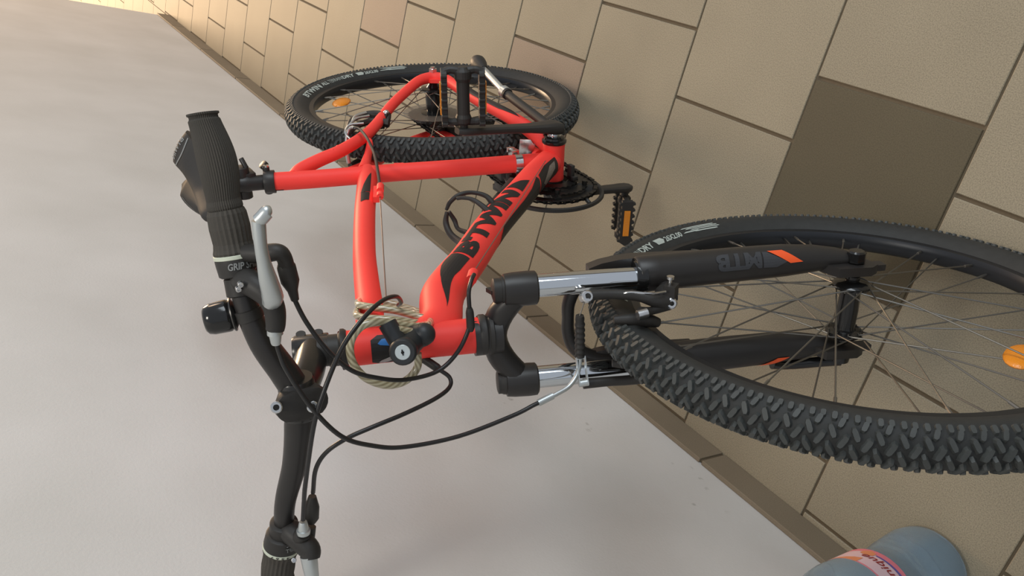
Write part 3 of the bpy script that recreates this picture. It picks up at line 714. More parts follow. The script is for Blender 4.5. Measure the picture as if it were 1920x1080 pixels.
# bottle cage on the down tube
b = MB(); t = V((-.631, 0, -.776)); nn = V((-.776, 0, .631)); c0 = V((.5492, 0, .1376))
for P, r in (([(.618, .004, .205), (.6035, .0150, .2223), (.5882, .0300, .2308), (.5748, .0360, .2496), (.5698, .0350, .2696), (.5640, .0250, .2833), (.5556, .0080, .2869)], [.008, .0062, .0042, .0034, .0040, .0042, .0030]),
             ([(.640, .006, .235), (.6329, .0150, .2453), (.6151, .0290, .2560), (.5999, .0360, .2641), (.5841, .0350, .2722), (.5750, .0320, .2780)], [.008, .0062, .0045, .0034, .0032, .003]),
             ([(.5474, 0, .2815), (.5501, -.0180, .2856), (.5672, -.0300, .2878), (.5954, -.0320, .2885), (.6462, -.0180, .2992)], [.0034, .0052, .0056, .0062, .009]),
             ([(.5484, 0, .2785), (.5529, -.0160, .2708), (.5663, -.0260, .2719), (.6027, -.0210, .2720), (.640, -.015, .285)], [.0034, .0042, .0036, .0052, .008])):
    b.tube(P, r, 10, sub=5)
for q in (.012, -.06): b.box(c0+t*q+nn*.031, (.085, .014, .008), Matrix((t, V((0, 1, 0)), nn)).transposed())
b.build('bottle_cage', M['plastic'], bike, mR, bevel=.0008)

# ------------------------------------------------------------------ rear brake + frame cables
b = MB()
for s in (1, -1):
    P = [(.168, s*.036, .196), (.146, s*.038, .225), (.154, s*.036, .262), (.180, s*.032, .292)]
    b.tube(P, [.009, .007, .0062, .005], 8)
    b.tube([(.160, s*.034, .200), (.160, s*.026, .238), (.170, s*.026, .262)], [.006, .004, .005], 8)
    b.tube([(.140, s*.022, .212), (.190, s*.020, .258)], [.0065, .0065], 8, smooth=False)
    b.cyl((.165, s*.030, .200), (.146, s*.044, .186), .006, n=10)
b.tube([(.152, .044, .188), (.120, .044, .205), (.110, .042, .230), (.122, .040, .255), (.152, .037, .276), (.182, .032, .290)], [.0085, .0075, .0062, .0055, .0050, .0050], 10)
b.box((.138, .030, .210), (.030, .018, .022)); b.cyl((.128, .046, .208), (.128, .020, .208), .0085, n=12)
rbk = b.build('rear_brake', M['plastic'], bike, mR)
b = MB(); b.tube([(.2120, .052, .2860), (.198, .0505, .2880), (.190, .044, .2920), (.190, .030, .298), (.194, .010, .302)], .0028, 8); b.tube([(.194, .010, .302), (.194, -.02, .300)], .0045, 8, smooth=False)
b.tube([(.190, .052, .2600), (.180, .050, .285), (.190, .040, .300), (.203, .030, .296)], .0018, 6); b.tube([(.150, .052, .2300), (.158, .053, .262), (.176, .047, .286)], .0022, 6)
b.build('brake_noodle', M['silver'], rbk)
b = MB(); b.tube([(.118, .049, .222), (.128, .048, .250), (.158, .044, .272)], .0030, 8); b.build('brake_spring', M['silver'], rbk)
b = MB(); b.ball((.146, .0500, .190), .0066, 8); b.build('brake_bolt', M['steel'], rbk)
b = MB(); b.tube([(.4500, .0225, .3525), (.3908, .0260, .3276), (.3153, .0320, .2983), (.2678, .0450, .2878), (.2243, .0520, .2834), (.2063, .0520, .2876)], .0028, 8)
b.build('brake_cable_housing', M['housing'], bike, mR)
b = MB(); b.cyl((.4780, .0215, .3663), (.7856, .0205, .5063), .0009, n=6); b.build('brake_wire', M['wire'], bike, mR)
b = MB(); b.cyl((.7980, .0285, .3845), (.500, .0280, .048), .0008, n=6); b.build('shift_wire', M['wire'], bike, mR)
b = MB(); b.tube([(.19, -.046, .20), (.23, -.04, .26), (.262, -.02, .33), (.268, -.005, .36)], .0026, 8); b.build('derailleur_cable', M['housing'], bike, mR)

# ------------------------------------------------------------------ fork
U = V((-.45, 0, .893)); FN = V((.893, 0, .45))       # along the legs (up), forward
def leg(s, f=0, y=0): return U*s+FN*f+V((0, y, 0))
LY = .0625
LEGP = [(.004, -.010, .012, .7), (.02, -.014, .0160, .8), (.05, -.017, .0190, .92), (.09, -.017, .0208, 1), (.15, -.015, .0218, 1), (.21, -.012, .0222, 1), (.26, -.008, .0226, 1), (.284, -.006, .0228, 1), (.287, -.006, .0208, 1)]; LSH = .0045
fkb = MB()
for s in (1, -1):
    fkb.rings([[leg(h+.0, f, s*LY+LSH)+FN*math.cos(a)*r+V((0, math.sin(a)*r*w, 0)) for a in [2*PI*k/28 for k in range(28)]] for h, f, r, w in LEGP])
    # dropout
    fkb.prism([(-.016, -.018), (.012, -.024), (.020, -.012), (.018, .03), (-.014, .045)], (0, 0, 0), FN, U, (0, s, 0), .052, .064)
    fkb.prism([(-.006, -.038), (.008, -.038), (.009, .0), (-.007, .0)], (0, 0, 0), FN, U, (0, s, 0), .053, .061)
    # brake boss
    fkb.cyl(leg(.252, .0, s*(LY-.006)), leg(.256, .036, s*(LY-.012)), .010, n=14)
    # rear fin rising into the arch
    fkb.rings([[leg(h, f-.004, s*LY+LSH+s*y) for f, y in ((-.010+a, -w), (-.004+a, w), (-.0290+a*.6, w*.9), (-.0290+a*.6, -w*.9))] for h, a, w in ((.20, 0, .018), (.26, 0, .020), (.285, -.004, .0195), (.305, -.009, .0165), (.325, -.0135, .0115), (.340, -.016, .005))])
ap = [leg(.290, -.022, LY-.002), leg(.326, -.030, LY-.004), leg(.352, -.036, LY-.018), leg(.362, -.038, .022), leg(.363, -.038, 0), leg(.362, -.038, -.022), leg(.352, -.036, -LY+.018), leg(.326, -.030, -LY+.004), leg(.290, -.022, -LY+.002)]
fkb.tube(ap, [.013, .0110, .0095, .0085, .0078, .0085, .0095, .0110, .013], 12, sub=5)
fork = fkb.build('fork', M['black'], bike, mF)
b = MB()
for s in (1, -1):
    b = MB(); b.cyl(leg(.26, .0, s*LY+.003), leg(.43, .0, s*LY+.002), .0140, n=32); b.build('stanchion', M['chrome'], fork)
    b = MB(); b.lathe(leg(.2895, -.003, s*LY+.004), U, [(-.013, .0205), (-.004, .0200), (0, .0180), (0, .0142)], 28); b.build('dust_seal', M['gloss'], fork)
# crown: two clamps and the arched bridge
b = MB()
for s in (1, -1):
    b.lathe(leg(.410, 0, s*LY), U, [(0, .0180), (.002, .0205), (.012, .0210), (.030, .0204), (.040, .0192), (.041, .015)], 30)
R = []
for k in range(15):
    q = -1+2*k/14; y = q*(LY-.006); lo_, up_ = .447-.037*abs(q)**1.7, .476-.024*abs(q)**3; h = (lo_+up_)/2; hh = (up_-lo_)/2; dd = .0175-.001*abs(q)
    R.append([leg(h, -.006*(1-q*q), y)+U*math.cos(a)*hh+FN*math.sin(a)*dd for a in [2*PI*j/16 for j in range(16)]])
b.rings(R)
b.cyl(V((-.207, .003, .405)), V((-.2205, .003, .436)), .0235, n=28)
crown = b.build('fork_crown', M['black'], fork)
b = MB(); b.lathe(leg(.4505, 0, LY), U, [(0, .0165), (.003, .0165), (.003, .0150), (.012, .0150), (.013, .0135), (.015, .006)], 24); b.box(leg(.466, 0, LY), (.012, .005, .006)); b.build('preload_cap', M['plastic'], fork)
b = MB(); b.lathe(leg(.4505, 0, -LY), U, [(0, .0165), (.004, .0160), (.006, .0150), (.010, .0150), (.011, .012)], 24); b.build('leg_cap', M['plastic'], fork)
# fork leg print
def lsurf(s, th, off=.0007, sd=1):
    s = max(.005, min(.286, s)); A, B = next((a, c) for a, c in zip(LEGP, LEGP[1:]) if a[0] <= s <= c[0]); k = (s-A[0])/(B[0]-A[0])
    f, r, w = [A[i]+(B[i]-A[i])*k for i in (1, 2, 3)]; t = math.radians(th)
    return leg(s, f, sd*LY+LSH)+FN*math.cos(t)*(r+off)+V((0, math.sin(t)*(r*w+off), 0))
b = MB(); vs, fs = warp(text2d('MTB', .045, 0, 1.0), lambda u, v: lsurf(.128+.060*u, 60-56*v), 8, 6); b.add(vs, fs)
vs, fs = warp(poly2d([(.094, 18), (.121, 58), (.126, 58), (.126, 4), (.108, 2)]), lambda u, v: lsurf(u, v), 4, 6); b.add(vs, fs)
b.build('lettering', M['greydecal'], fork, smooth=False)
b = MB(); vs, fs = warp(poly2d([(.119, 60), (.099, 60), (.073, 14), (.090, 12)]), lambda u, v: lsurf(u, v, .0009), 4, 8); b.add(vs, fs); b.build('stripe_decal', M['orange'], fork, smooth=False)
b = MB(); vs, fs = warp(poly2d([(.119, -60), (.099, -60), (.073, -14), (.090, -12)]), lambda u, v: lsurf(u, v, .0009, -1), 4, 8); b.add(vs, fs); b.build('stripe_decal', M['orange'], fork, smooth=False)
# axle hardware
b = MB(); b.cyl((0, -.050, 0), (0, .068, 0), .005, n=12); b.lathe((0, .064, 0), (0, 1, 0), [(0, .010), (.002, .012), (.014, .0115), (.016, .009)], 8); b.cyl((0, .052, 0), (0, .050, 0), .012)
b.build('axle_nut', M['gloss'], fork)
b = MB(); b.lathe((0, -.064, 0), (0, -1, 0), [(0, .011), (.004, .013), (.012, .012)], 16); b.tube([(0, -.076, -.002), (-.012, -.079, .012), (-.040, -.084, .050), (-.052, -.080, .072)], [.0085, .0075, .0065, .0080], 10)
b.build('quick_release_lever', M['gloss'], fork)
b = MB(); b.cyl((.0, .068, .0), (.0, .086, .0), .0098, n=6); b.cyl((0, .086, 0), (0, .090, 0), .0055, n=12); nut = b.build('axle_nut', M['steel'], bike, mR, smooth=False); nut['label'] = 'silver rear axle nut'
# headset cups
b = MB(); b.lathe((.895, .0, .4375), (.376, 0, -.927), [(0, .0235), (.002, .0250), (.008, .0250), (.010, .0230), (.012, .0255), (.0165, .0255), (.018, .022)], 30); b.build('headset', M['plastic'], bike, mR)
b = MB(); b.lathe((.8365, .0, .583), (-.376, 0, .927), [(0, .0225), (.003, .0245), (.007, .0245), (.0085, .0205), (.010, .0190), (.022, .0190), (.0222, .0180), (.034, .0180)], 30); b.build('headset', M['plastic'], bike, mR)

# ------------------------------------------------------------------ stem, bar, grips (fork's frame)
SA = V((-.407, 0, .913))
b = MB(); s0 = V((-.2985, .003, .589)); b.lathe(s0, SA, [(0, .0185), (.001, .0195), (.038, .0195), (.042, .0175), (.0425, .010)], 28)
b.tube([s0+SA*.020, V((-.262, .0015, .632)), V((-.2265, -.001, .6575))], [.0190, .0188, .0180], 24)
BC = V((-.222, -.001, .6590))
b.lathe(BC+V((0, -.0235, 0)), (0, 1, 0), [(0, .0180), (.002, .0195), (.045, .0195), (.047, .0180)], 28)
st = b.build('stem', M['stemblack'], bike, mF)
b = MB(); fR = Matrix.Rotation(-.12, 3, 'Y'); b.rings([[BC+fR @ V((x, w*math.cos(a)*(.023 if abs(math.cos(a)) < .8 else .020)/1, h*math.sin(a))) for a in [2*PI*k/24 for k in range(24)]] for x, w, h in ((.004, 1, .024), (.014, 1.0, .0285), (.0195, .95, .0275), (.0215, .80, .0240))]); fp = b.build('stem_faceplate', M['plastic'], st)
fnv = V((.82, .45, .35)).normalized()
for c in (V((-.2040, .0058, .6875)), V((-.2040, -.0074, .6500))):
    for yy in (0,):
        b = MB(); c = c+fnv*.003; b.lathe(c, fnv, [(0, .0062), (.005, .0062), (.0058, .0052), (.0058, .0032), (.003, .0030)], 18); cb = b.build('clamp_bolt', M['steel'], st); b = MB(); b.cyl(c+fnv*.0030, c+fnv*.0054, .0031, n=6); b.build('socket_shade', M['darkslot'], st, smooth=False)  # black disc in each bolt recess paints the shade inside it
b = MB()
for yy in (.010, -.010): b.cyl(s0+SA*(.020+yy)+V((-.014, -.012, -.004)), s0+SA*(.020+yy)+V((-.006, .0205, -.001)), .0058, n=14)
b.build('steerer_bolt', M['darksteel'], st)
bar = [(-.262, -.318, .712), (-.258, -.2477, .7024), (-.250, -.1882, .6901), (-.240, -.1384, .6846), (-.230, -.0872, .671), (-.222, -.0373, .6628), (-.222, -.001, .6590), (-.224, .0287, .6680), (-.230, .0688, .6845), (-.240, .1105, .6925), (-.250, .1478, .6915), (-.262, .2005, .6908), (-.273, .2522, .6922), (-.284, .296, .6921)]
BS = Sweep(bar, [.0111, .0111, .0111, .0118, .0135, .0155, .0158, .0155, .0142, .0118, .0111, .0111, .0111, .0111], ref=(0, 0, 1), sub=8)
b = MB(); b.sweep(BS, 20); b.build('handlebar', M['black'], bike, mF)
def bary(y):
    """arc length on the bar at lateral position y"""
    i = 0
    while i < len(BS.P)-2 and BS.P[i+1].y < y: i += 1
    f = (y-BS.P[i].y)/(BS.P[i+1].y-BS.P[i].y); return BS.L[i]+(BS.L[i+1]-BS.L[i])*f
def along(b, y0, y1, prof, n=32, ribs=0, rd=.0008, off=V((0, 0, 0))):
    s0, s1 = bary(y0), bary(y1); R = []
    for q in prof:
        u, r = q[:2]; p, nn, bb, _ = BS.at(s0+(s1-s0)*u)
        if len(q) > 2: p = p+V((.35, 0, -1))*q[2]
        R.append([p+off+(nn*math.cos(a)+bb*math.sin(a))*(r-(rd if ribs and k % 2 else 0)) for k, a in enumerate([2*PI*j/n for j in range(n)])])
    b.rings(R)
def grip(sgn, lab):
    a, c = (.2045, .2985) if sgn > 0 else (-.226, -.320)
    b = MB()
    pf = [(0, .0165), (.02, .0172), (.05, .0172), (.08, .0166)]+[(.10+.80*k/16, .0162+.0032*math.sin(PI*min(1, (k/16)*1.02))**1.2-.0012*k/16, .0030*math.sin(PI*k/16)) for k in range(17)]+[(.920, .0136), (.945, .0136), (.955, .0152), (.985, .0152), (1, .0146)]
    along(b, a, c, pf, 96, 1, .0007)
    g = b.build('grip', M['grip'], bike, mF, smooth=False); g['label'] = lab; return g
grip(1, 'ribbed grip on the bar end away from the wall'); grip(-1, 'ribbed grip on the bar end against the wall')
def shifter(sgn, lab):
    s = sgn; b = MB()
    y = (lambda t: t) if s > 0 else (lambda t: -t-.048)
    b.rings  # twist sleeve
    along(b, y(.1610), y(.2045), [(0, .0205), (.05, .0210), (.14, .0198), (.25, .0190), (.6, .0198), (.9, .0190), (1, .0174)], 48, 1, .0009)
    sh = b.build('twist_shifter', M['grip'], bike, mF, smooth=False); sh['label'] = lab
    b = MB(); along(b, y(.1570), y(.1610), [(0, .0210), (.1, .0214), (.9, .0214), (1, .0210)], 40); ring = b.build('number_ring', M['ivory'], sh)
    b = MB(); along(b, y(.1385), y(.1570), [(0, .0175), (.08, .0196), (.6, .0206), (.9, .0210), (1, .0208)], 40); b.build('shifter_body', M['plastic'], sh)
    return sh
def ringtext(b, body, y0, y1, th0, th1, r, bold=.02, shear=.0, sp=1):
    def fn(u, v):
        p, nn, bb, _ = BS.at(bary(y0+(y1-y0)*v)); a = math.radians(th0+(th1-th0)*u); return p+(nn*math.cos(a)+bb*math.sin(a))*(r)
    vs, fs = warp(text2d(body, bold, shear, sp), fn, 12, 2); b.add(vs, fs)
sL = shifter(1, 'twist shifter with ivory number ring, beside the bell'); sR = shifter(-1, 'twist shifter with numbered ivory ring, near the wall')
b = MB(); ringtext(b, 'GRIP SHIFT', .1470, .1540, 50, 150, .0214, .025, .2); b.build('lettering', M['paleprint'], sL, smooth=False)
b = MB(); ringtext(b, 'MRX', .1405, .1455, 80, 130, .0208, .0, .2); b.build('lettering', M['water'], sL, smooth=False)
b = MB(); ringtext(b, '4 5 6 7', -.2055, -.2085, 95, 35, .0217, .02); b.build('lettering', M['decal'], sR, smooth=False)
b = MB(); ringtext(b, 'SHIFT', -.1990, -.1930, 122, 78, .0212, .02, .2); b.build('lettering', M['paleprint'], sR, smooth=False)
# cable exits of the shifters
b = MB(); b.tube([(-.240, .1640, .686), (-.222, .1660, .6730), (-.2110, .1680, .6620), (-.2100, .1620, .6570), (-.2120, .1520, .6550)], [.0095, .0095, .0085, .0080, .0080], 10); b.lathe((-.2115, .1560, .6560), (-.0075, -.0449, -.0072), [(0, .0070), (.006, .0095), (.022, .0095), (.034, .0055), (.046, .0042)], 12)
b.build('cable_exit', M['plastic'], sL)
b = MB(); b.tube([(-.240, -.196, .684), (-.228, -.198, .672), (-.226, -.188, .668), (-.226, -.175, .664)], [.009, .008, .007, .006], 10); b.lathe((-.2262, -.1700, .6630), (.001, .04, -.006), [(0, .005), (.006, .0085), (.022, .0085), (.036, .0045)], 12)
b.build('cable_exit', M['plastic'], sR)
# brake levers
def lever(clampy, P, adj, blade, lab, prof, piv):
    b = MB(); s0 = bary(clampy-.008); s1 = bary(clampy+.008)
    along(b, clampy-.009, clampy+.009, [(0, .0140), (.06, .0160), (.94, .0160), (1, .0140)], 28)
    b.tube(P, prof, 14, sub=6)
    if clampy < 0: b.tube([P[2], V(adj[0])], [.0115, .0085], 12, smooth=False)
    lv = b.build('brake_lever', M['plastic'], bike, mF, bevel=.0); lv['label'] = lab
    b = MB(); a, c = V(adj[0]), V(adj[1]); b.lathe(a, c-a, [(0, .0075), (.003, .0078), (.005, .0078), (.0055, .0062), (.014, .0050), (.016, .0042)], 16); b.build('barrel_adjuster', M['silver'], lv)
    b = MB(); b.tube(blade[0], blade[1], 14, sub=6); b.tube([V(blade[0][-1]), V(blade[0][-1]).lerp(V(blade[2]), .4)+V((.0006, 0, 0)), V(blade[2]), V(blade[2])*1.0+V((0, 0, -.003))], [.0064, .0066, .0066, .0035], 14, sub=5); b.build('lever_blade', M['silver'], lv)
    b = MB()
    for q in piv:
        d = (CAM_F-V(q)).normalized(); b.lathe(V(q), d, [(-.004, .0029), (.0008, .0029), (.0012, .0024), (.0012, .0013), (0, .0012)], 12)
    b.build('pivot_screw', M['steel'], lv); return lv
CAM_F = V((.35, .12, .80))
lever(.1290, [(-.247, .1330, .6925), (-.232, .1385, .6905), (-.2160, .1370, .6865), (-.2040, .1290, .6800), (-.1975, .1170, .6775), (-.1955, .1030, .6788), (-.195, .0955, .6808)], [(-.195, .0960, .6808), (-.195, .0833, .6816)],
      ([(-.1960, .1250, .6800), (-.1900, .1335, .6796), (-.1850, .1526, .6829), (-.1820, .1719, .6853), (-.1800, .1896, .6864), (-.1800, .2049, .6857), (-.1800, .2130, .6850)], [.0090, .0104, .0088, .0066, .0060, .0064, .0064], (-.1762, .2210, .6770)),
      'brake lever with silver blade, nearer the bell', [.0130, .0135, .0128, .0118, .0108, .0098, .0090], [(-.2105, .1440, .7020), (-.2150, .1380, .7035)])
lever(-.1790, [(-.246, -.1800, .6860), (-.236, -.1800, .6840), (-.2250, -.1837, .6804), (-.2120, -.1934, .6740), (-.2070, -.2020, .6758)], [(-.2140, -.1700, .6773), (-.2140, -.1485, .6752)],
      ([(-.2080, -.1980, .6770), (-.2040, -.2103, .6781), (-.1980, -.2346, .6803), (-.194, -.2600, .6860), (-.192, -.2900, .6880)], [.0098, .0090, .0070, .0062, .0062], (-.190, -.2940, .6850)),
      'brake lever with silver blade, near the wall', [.0130, .0140, .0130, .0125, .0110], [(-.2330, -.1925, .6930), (-.2200, -.2060, .6910)])
# bell
b = MB(); c = V((-.250, .0985, .6985)); ax = V((-.30, -.10, .95)).normalized()
along(b, .0945, .1055, [(0, .0125), (.05, .0140), (.95, .0140), (1, .0125)], 24)
b.lathe(c, ax, [(-.006, .006), (0, .006), (.003, .0130), (.005, .0158), (.0065, .0158), (.0068, .0140), (.0085, .0140)], 28)
bell = b.build('bell', M['plastic'], bike, mF)
b = MB(); b.lathe(c+ax*.0075, ax, [(0, .0152), (.002, .0166), (.004, .0168), (.018, .0161), (.0235, .0146), (.0260, .0115), (.0270, .005)], 36); b.build('bell_dome', M['gloss'], bell)
b = MB(); b.lathe(c+ax*.0045, ax, [(0, .0170), (.001, .0176), (.0022, .0170)], 30); b.build('bell_rim', M['darksteel'], bell)

# control cables
def cable(name, pts, r=.0026, m='housing', label=None, parent=None, n=10):
    b = MB(); b.tube(pts, r, n, sub=8); o = b.build(name, M[m], parent or bike, mF if parent is None else None)
    if label: o['label'] = label
    return o
cable('cable_housing', [(-.1950, .0850, .6816), (-.194, .0680, .6795), (-.1900, .0508, .6763), (-.1800, .0075, .6604), (-.1700, -.0327, .6357), (-.1650, -.0553, .6032), (-.1600, -.0685, .5679), (-.1500, -.0745, .5050), (-.1420, -.0697, .4358), (-.1380, -.0637, .4074), (-.1368, -.0622, .3995)])
cable('cable_housing', [(-.2215, .1200, .6500), (-.2215, .1110, .6486), (-.2150, .0844, .6413), (-.2050, .0508, .6260), (-.2000, .0219, .6039), (-.2000, .0025, .5740), (-.2000, -.0107, .5418), (-.2000, -.0138, .5), (-.2, .0023, .4715), (-.2, .0305, .4539), (-.2, .0522, .4529), (-.203, .0722, .4509), (-.2110, .0826, .4416), (-.2185, .0850, .4330)])
cable('cable_housing', [(-.2140, -.1520, .6755), (-.2090, -.125, .673), (-.2, -.0944, .6709), (-.18, -.0163, .6604), (-.18, .0197, .6450), (-.19, .0561, .6170), (-.2, .0774, .5871), (-.22, .0827, .5534), (-.24, .0741, .5259), (-.27, .0510, .5050), (-.300, .0330, .4943)])
cable('cable_housing', [(-.2250, -.1300, .6565), (-.2100, -.0899, .6545), (-.2, -.0663, .6435), (-.19, -.0515, .6225), (-.185, -.0456, .5924), (-.185, -.0436, .5525), (-.19, -.0422, .5112), (-.2, -.0410, .4856), (-.21, -.0343, .4784), (-.22, -.0240, .4874), (-.24, -.0150, .4968)])
b = MB(); b.tube([(-.2, .0240, .4527), (-.2, .0300, .4522), (-.2, .0480, .4526), (-.2, .0540, .4530)], [.0035, .0050, .0048, .0034], 12); b.build('ferrule', M['plastic'], bike, mF)
b = MB(); b.tube([(-.2185, -.0250, .4868), (-.222, -.0225, .4885), (-.238, -.0155, .4962), (-.243, -.013, .499)], [.0036, .0052, .0052, .0036], 12); b.build('ferrule', M['plastic'], bike, mF)

# front brake
b = MB()
def v(*a): return V(a)
for s in (1, -1):
    k = s
    b.lathe(V((-.1000, k*.050, .2370)), FN, [(0, .0125), (.014, .0125), (.016, .010)], 18)
    b.tube([V((-.0830, k*.0465, .2440)), V((-.0880, k*.0500, .2620)), V((-.1020, k*.0565, .2790)), V((-.1200, k*.0590, .3030)), V((-.136, k*.0597, .3319))], [.0100, .0078, .0064, .0060, .0066], 12)
    b.tube([V((-.0840, k*.0430, .2460)), V((-.0880, k*.0400, .2700)), V((-.0900, k*.0420, .2860))], [.0075, .0050, .0065], 10)
    b.box(V((-.084, k*.0600, .2430)), (.014, .016, .016), Matrix.Rotation(.46, 3, 'Y'))
    b.tube([V((-.1130, k*.0290, .3060)), V((-.1020, k*.0290, .2900)), V((-.0930, k*.0255, .2700)), V((-.0890, k*.0200, .2560))], [.0050, .0078, .0085, .0060], 10)
fbk = b.build('front_brake', M['plastic'], bike, mF)
for s in (1, -1):
    b = MB(); b.lathe(V((-.0800, s*.0465, .2465)), V((.80, .30, .5)), [(0, .0072), (.005, .0070), (.0068, .0052), (.0068, .0028), (.005, .0026)], 18); b.build('brake_bolt', M['steel'], fbk)
    q = V((.80, .30, .5)).normalized(); b = MB(); b.cyl(V((-.0800, s*.0465, .2465))+q*.005, V((-.0800, s*.0465, .2465))+q*.0064, .0028, n=6); b.build('socket_shade', M['darkslot'], fbk, smooth=False)  # shade of the bolt recess put in as a black disc
b = MB(); b.lathe(V((-.138, .0560, .3300)), V((.75, .45, .3)), [(-.002, .0072), (.010, .0074), (.0115, .0060), (.0115, .0038), (.009, .0036)], 18); b.build('anchor_bolt', M['steel'], fbk)
b = MB(); b.lathe(V((-.0840, .0430, .2960)), (.3, .1, -.9), [(0, .0060), (.006, .0062), (.012, .0062), (.0125, .005)], 14); b.build('pad_nut', M['steel'], fbk)
b = MB(); b.cyl(V((-.0850, .062, .2440)), V((-.0850, .076, .2440)), .0024, n=10); b.lathe(V((-.0850, .0755, .2440)), (0, 1, 0), [(0, .0048), (.003, .0046)], 12); b.build('spring_screw', M['steel'], fbk)
b = MB(); b.tube([V((-.080, .064, .2560)), V((-.084, .0655, .2760)), V((-.096, .0680, .2960)), V((-.102, .066, .3020))], .0014, 6); b.build('return_spring', M['steel'], fbk)
b = MB(); np_ = [(-.1350, -.0599, .3897), (-.1330, -.0568, .3750), (-.1320, -.0530, .3593), (-.1340, -.0464, .3469), (-.1370, -.0372, .3387), (-.1395, -.0240, .3345)]
b.tube(np_, .0029, 10); b.cyl((-.1370, -.0625, .4010), (-.1340, -.0580, .3810), .0043, n=12); b.build('brake_noodle', M['silver'], fbk)
b = MB(); A = V((-.1395, -.0240, .3342)); Bq = V((-.1300, -.0541, .3365)); dr = (Bq-A).normalized(); uu = (U-dr*U.dot(dr)).normalized()
for o_ in (-.0052, .0052): b.box(A.lerp(Bq, .5)+uu*o_, (.036, .0012, .0085), Matrix((dr, uu, dr.cross(uu))).transposed())
b.box(A, (.002, .0115, .0095), Matrix((dr, uu, dr.cross(uu))).transposed()); b.cyl(Bq-uu*.006, Bq+uu*.006, .0045, n=12); b.build('noodle_holder', M['silver'], fbk)
b = MB(); q0, q1 = V((-.1400, -.0220, .3346)), V((-.1380, .0342, .3378))
b.lathe(q0, q1-q0, [(k*.0037, .0052 if k % 2 else .0066) for k in range(14)]+[(.052, .0058), (.0565, .0050)], 14); b.build('noodle_boot', M['plastic'], fbk)
b = MB(); b.cyl(q1, V((-.1335, .0580, .3330)), .0008, n=6); b.build('brake_wire', M['wire'], fbk)

# ------------------------------------------------------------------ cable lock coiled round the head tube (own thing)
b = MB()
HC = V((-.2680, 0, .520)); hu = V((-.40, 0, .916)); hf = V((.916, 0, .40)); hy = V((0, 1, 0))
def lp(f, y, u): return HC+hf*f+hy*y+hu*u
LK = [(-0.2120, 0.0106, 0.5177), (-0.2120, -0.0082, 0.5198), (-0.2140, -0.0209, 0.5350), (-0.2180, -0.0207, 0.5570), (-0.2220, -0.0067, 0.5785), (-0.2260, 0.0125, 0.5903), (-0.2280, 0.0324, 0.5924), (-0.2280, 0.0483, 0.5863), (-0.2250, 0.0585, 0.5726), (-0.2220, 0.0557, 0.5502), (-0.2250, 0.0412, 0.5208), (-0.2350, 0.0304, 0.4970), (-0.2700, 0.0154, 0.4700), (-0.3300, -0.0009, 0.4552), (-0.3600, 0.0060, 0.4859), (-0.3500, 0.0199, 0.5200), (-0.3100, 0.0324, 0.5463), (-0.2850, 0.0366, 0.5480), (-0.2620, 0.0352, 0.5226), (-0.2580, 0.0229, 0.4897), (-0.2800, 0.0112, 0.4661), (-0.3400, -0.0049, 0.4459), (-0.3850, 0.0014, 0.4736), (-0.3700, 0.0195, 0.5089), (-0.3300, 0.0348, 0.5345), (-0.3050, 0.0396, 0.5324), (-0.2850, 0.0348, 0.5070), (-0.2700, 0.0249, 0.4829), (-0.2550, 0.0243, 0.4758), (-0.2250, 0.0335, 0.4968), (-0.2140, 0.0379, 0.5201), (-0.2080, 0.0497, 0.5427)]
b.tube(LK, .0047, 14, sub=8, uvlen=.05)
lockm = FF
lk = b.build('cable_lock', M['lockcable'], None, lockm)
tag(lk, 'clear-sleeved steel cable lock coiled round the head tube', 'bike lock')
b = MB(); K = V((-.188, .0323, .5475)); kd = V((.80, .30, .52)).normalized()
b.lathe(K-kd*.030, kd, [(0, .012), (.002, .0150), (.030, .0155), (.034, .0150), (.036, .013)], 24)
b.tube([K-kd*.014, K-kd*.020+V((-.010, .003, -.018)), V((-.208, .0340, .5100))], [.0150, .0145, .0135], 20); b.ball(V((-.208, .0340, .5100)), .0134, 9)
b.cyl(K-kd*.018+V((-.002, .008, .006)), K-kd*.024+V((-.012, .030, .014)), .0105, n=18)
lh = b.build('lock_barrel', M['lockhead'], lk)
b = MB(); b.lathe(K+kd*.0035, kd, [(0, .0088), (.0022, .0088), (.003, .0080), (.003, .0001)], 26); b.build('key_face', M['keyplate'], lk)
b = MB(); b.box(K+kd*.0070, (.0016, .0065, .0012), kd.to_track_quat('X', 'Z').to_matrix()); b.ball(K+kd*.0065, .0018, 6); b.build('keyhole', M['darkslot'], lk, smooth=False)

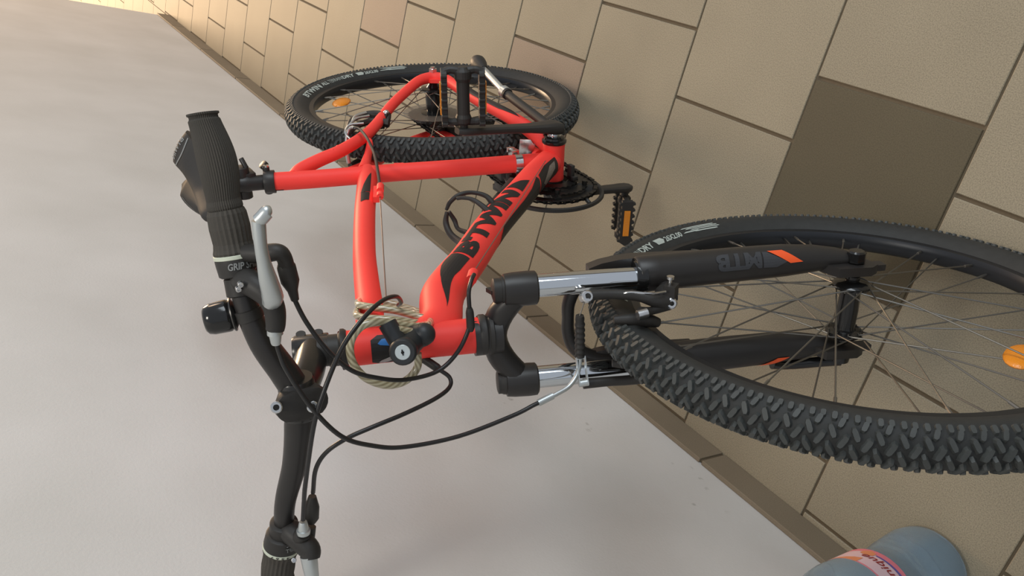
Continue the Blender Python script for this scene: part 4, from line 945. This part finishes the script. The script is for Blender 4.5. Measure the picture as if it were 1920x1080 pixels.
# ------------------------------------------------------------------ water bottle by the wall
BO = V((1.447, -.6865, 0)); bot = empty('water_bottle', Matrix.Translation(BO)); tag(bot, 'blue-tinted clear plastic water bottle with a pink label, standing by the baseboard', 'bottle')
prof = [(.004, .052), (.0, .058), (.004, .063), (.012, .0668), (.030, .0685), (.050, .0680), (.062, .0655), (.072, .0660), (.080, .0630), (.090, .0635), (.098, .0605), (.108, .0610), (.116, .0585), (.126, .0590), (.136, .0590), (.146, .0610), (.156, .0635), (.164, .0645), (.222, .0648), (.232, .0655), (.252, .0655), (.272, .0630), (.290, .0555), (.306, .0430), (.320, .0285), (.330, .0175), (.344, .0160)]
b = MB(); N_ = 64
rr = []
for i, (z, r) in enumerate(prof): rr.append([V((math.cos(2*PI*k/N_), math.sin(2*PI*k/N_), 0))*(r+(.0012*math.cos(8*2*PI*k/N_) if .03 < z < .13 else 0))+V((0, 0, z)) for k in range(N_)])
inn = []
for i, (z, r) in enumerate(prof[::-1]): inn.append([V((math.cos(2*PI*k/N_), math.sin(2*PI*k/N_), 0))*(max(.001, r-.0012)+(.0012*math.cos(8*2*PI*k/N_) if .03 < z < .13 else 0))+V((0, 0, max(z, .0055) if z > .0 else .0055)) for k in range(N_)])
b.rings(rr, capa=True, capb=False); b.rings(inn, capa=False, capb=True)
body = b.build('bottle_body', M['bottle'], bot)
b = MB(); b.lathe((0, 0, .340), (0, 0, 1), [(0, .0175), (.016, .0175), (.018, .016)], 32); b.build('bottle_cap', mat('blue_cap', (.02, .10, .42, 1), .4), bot)
b = MB(); z0, z1 = .168, .226; b.rings([[V((math.cos(2*PI*k/N_)*(.0652+d), math.sin(2*PI*k/N_)*(.0652+d), z)) for k in range(N_)] for z, d in ((z0, 0), (z0, .0003), (z1, .0003), (z1, 0))], False, False)
lb = b.build('label', M['label'], bot)
def cylpt(a, z, r=.0660): return V((math.cos(math.radians(a))*r, math.sin(math.radians(a))*r, z))
for (m_, P, rr_) in ((M['water'], [(0, z0), (359.9, z0), (359.9, z0+.012), (0, z0+.012)], .0657), (M['labelorange'], [(110, z1-.020), (135, z1-.006), (180, z1), (110, z1)], .0658), (M['labelorange'], [(106, .178), (114, .172), (123, .178), (123, .188), (114, .194), (106, .188)], .0659), (M['labelblue'], [(50, z0+.008), (104, z0+.013), (104, z0+.016), (50, z0+.014)], .0660), (M['water'], [(0, z1-.003), (359.9, z1-.003), (359.9, z1), (0, z1)], .0657)):
    b = MB(); vs, fs = warp(poly2d(P), lambda u, w_, r_=rr_: cylpt(u, w_, r_), 40 if P[1][0] > 300 else 8, 2); b.add(vs, fs); b.build('label_print', m_, lb, smooth=False)
b = MB(); vs, fs = warp(text2d('unique', .01, .25), lambda u, w_: cylpt(62+54*u, .186+.018*w_, .0661), 12, 2); b.add(vs, fs); b.build('lettering', M['labeltext'], lb, smooth=False)
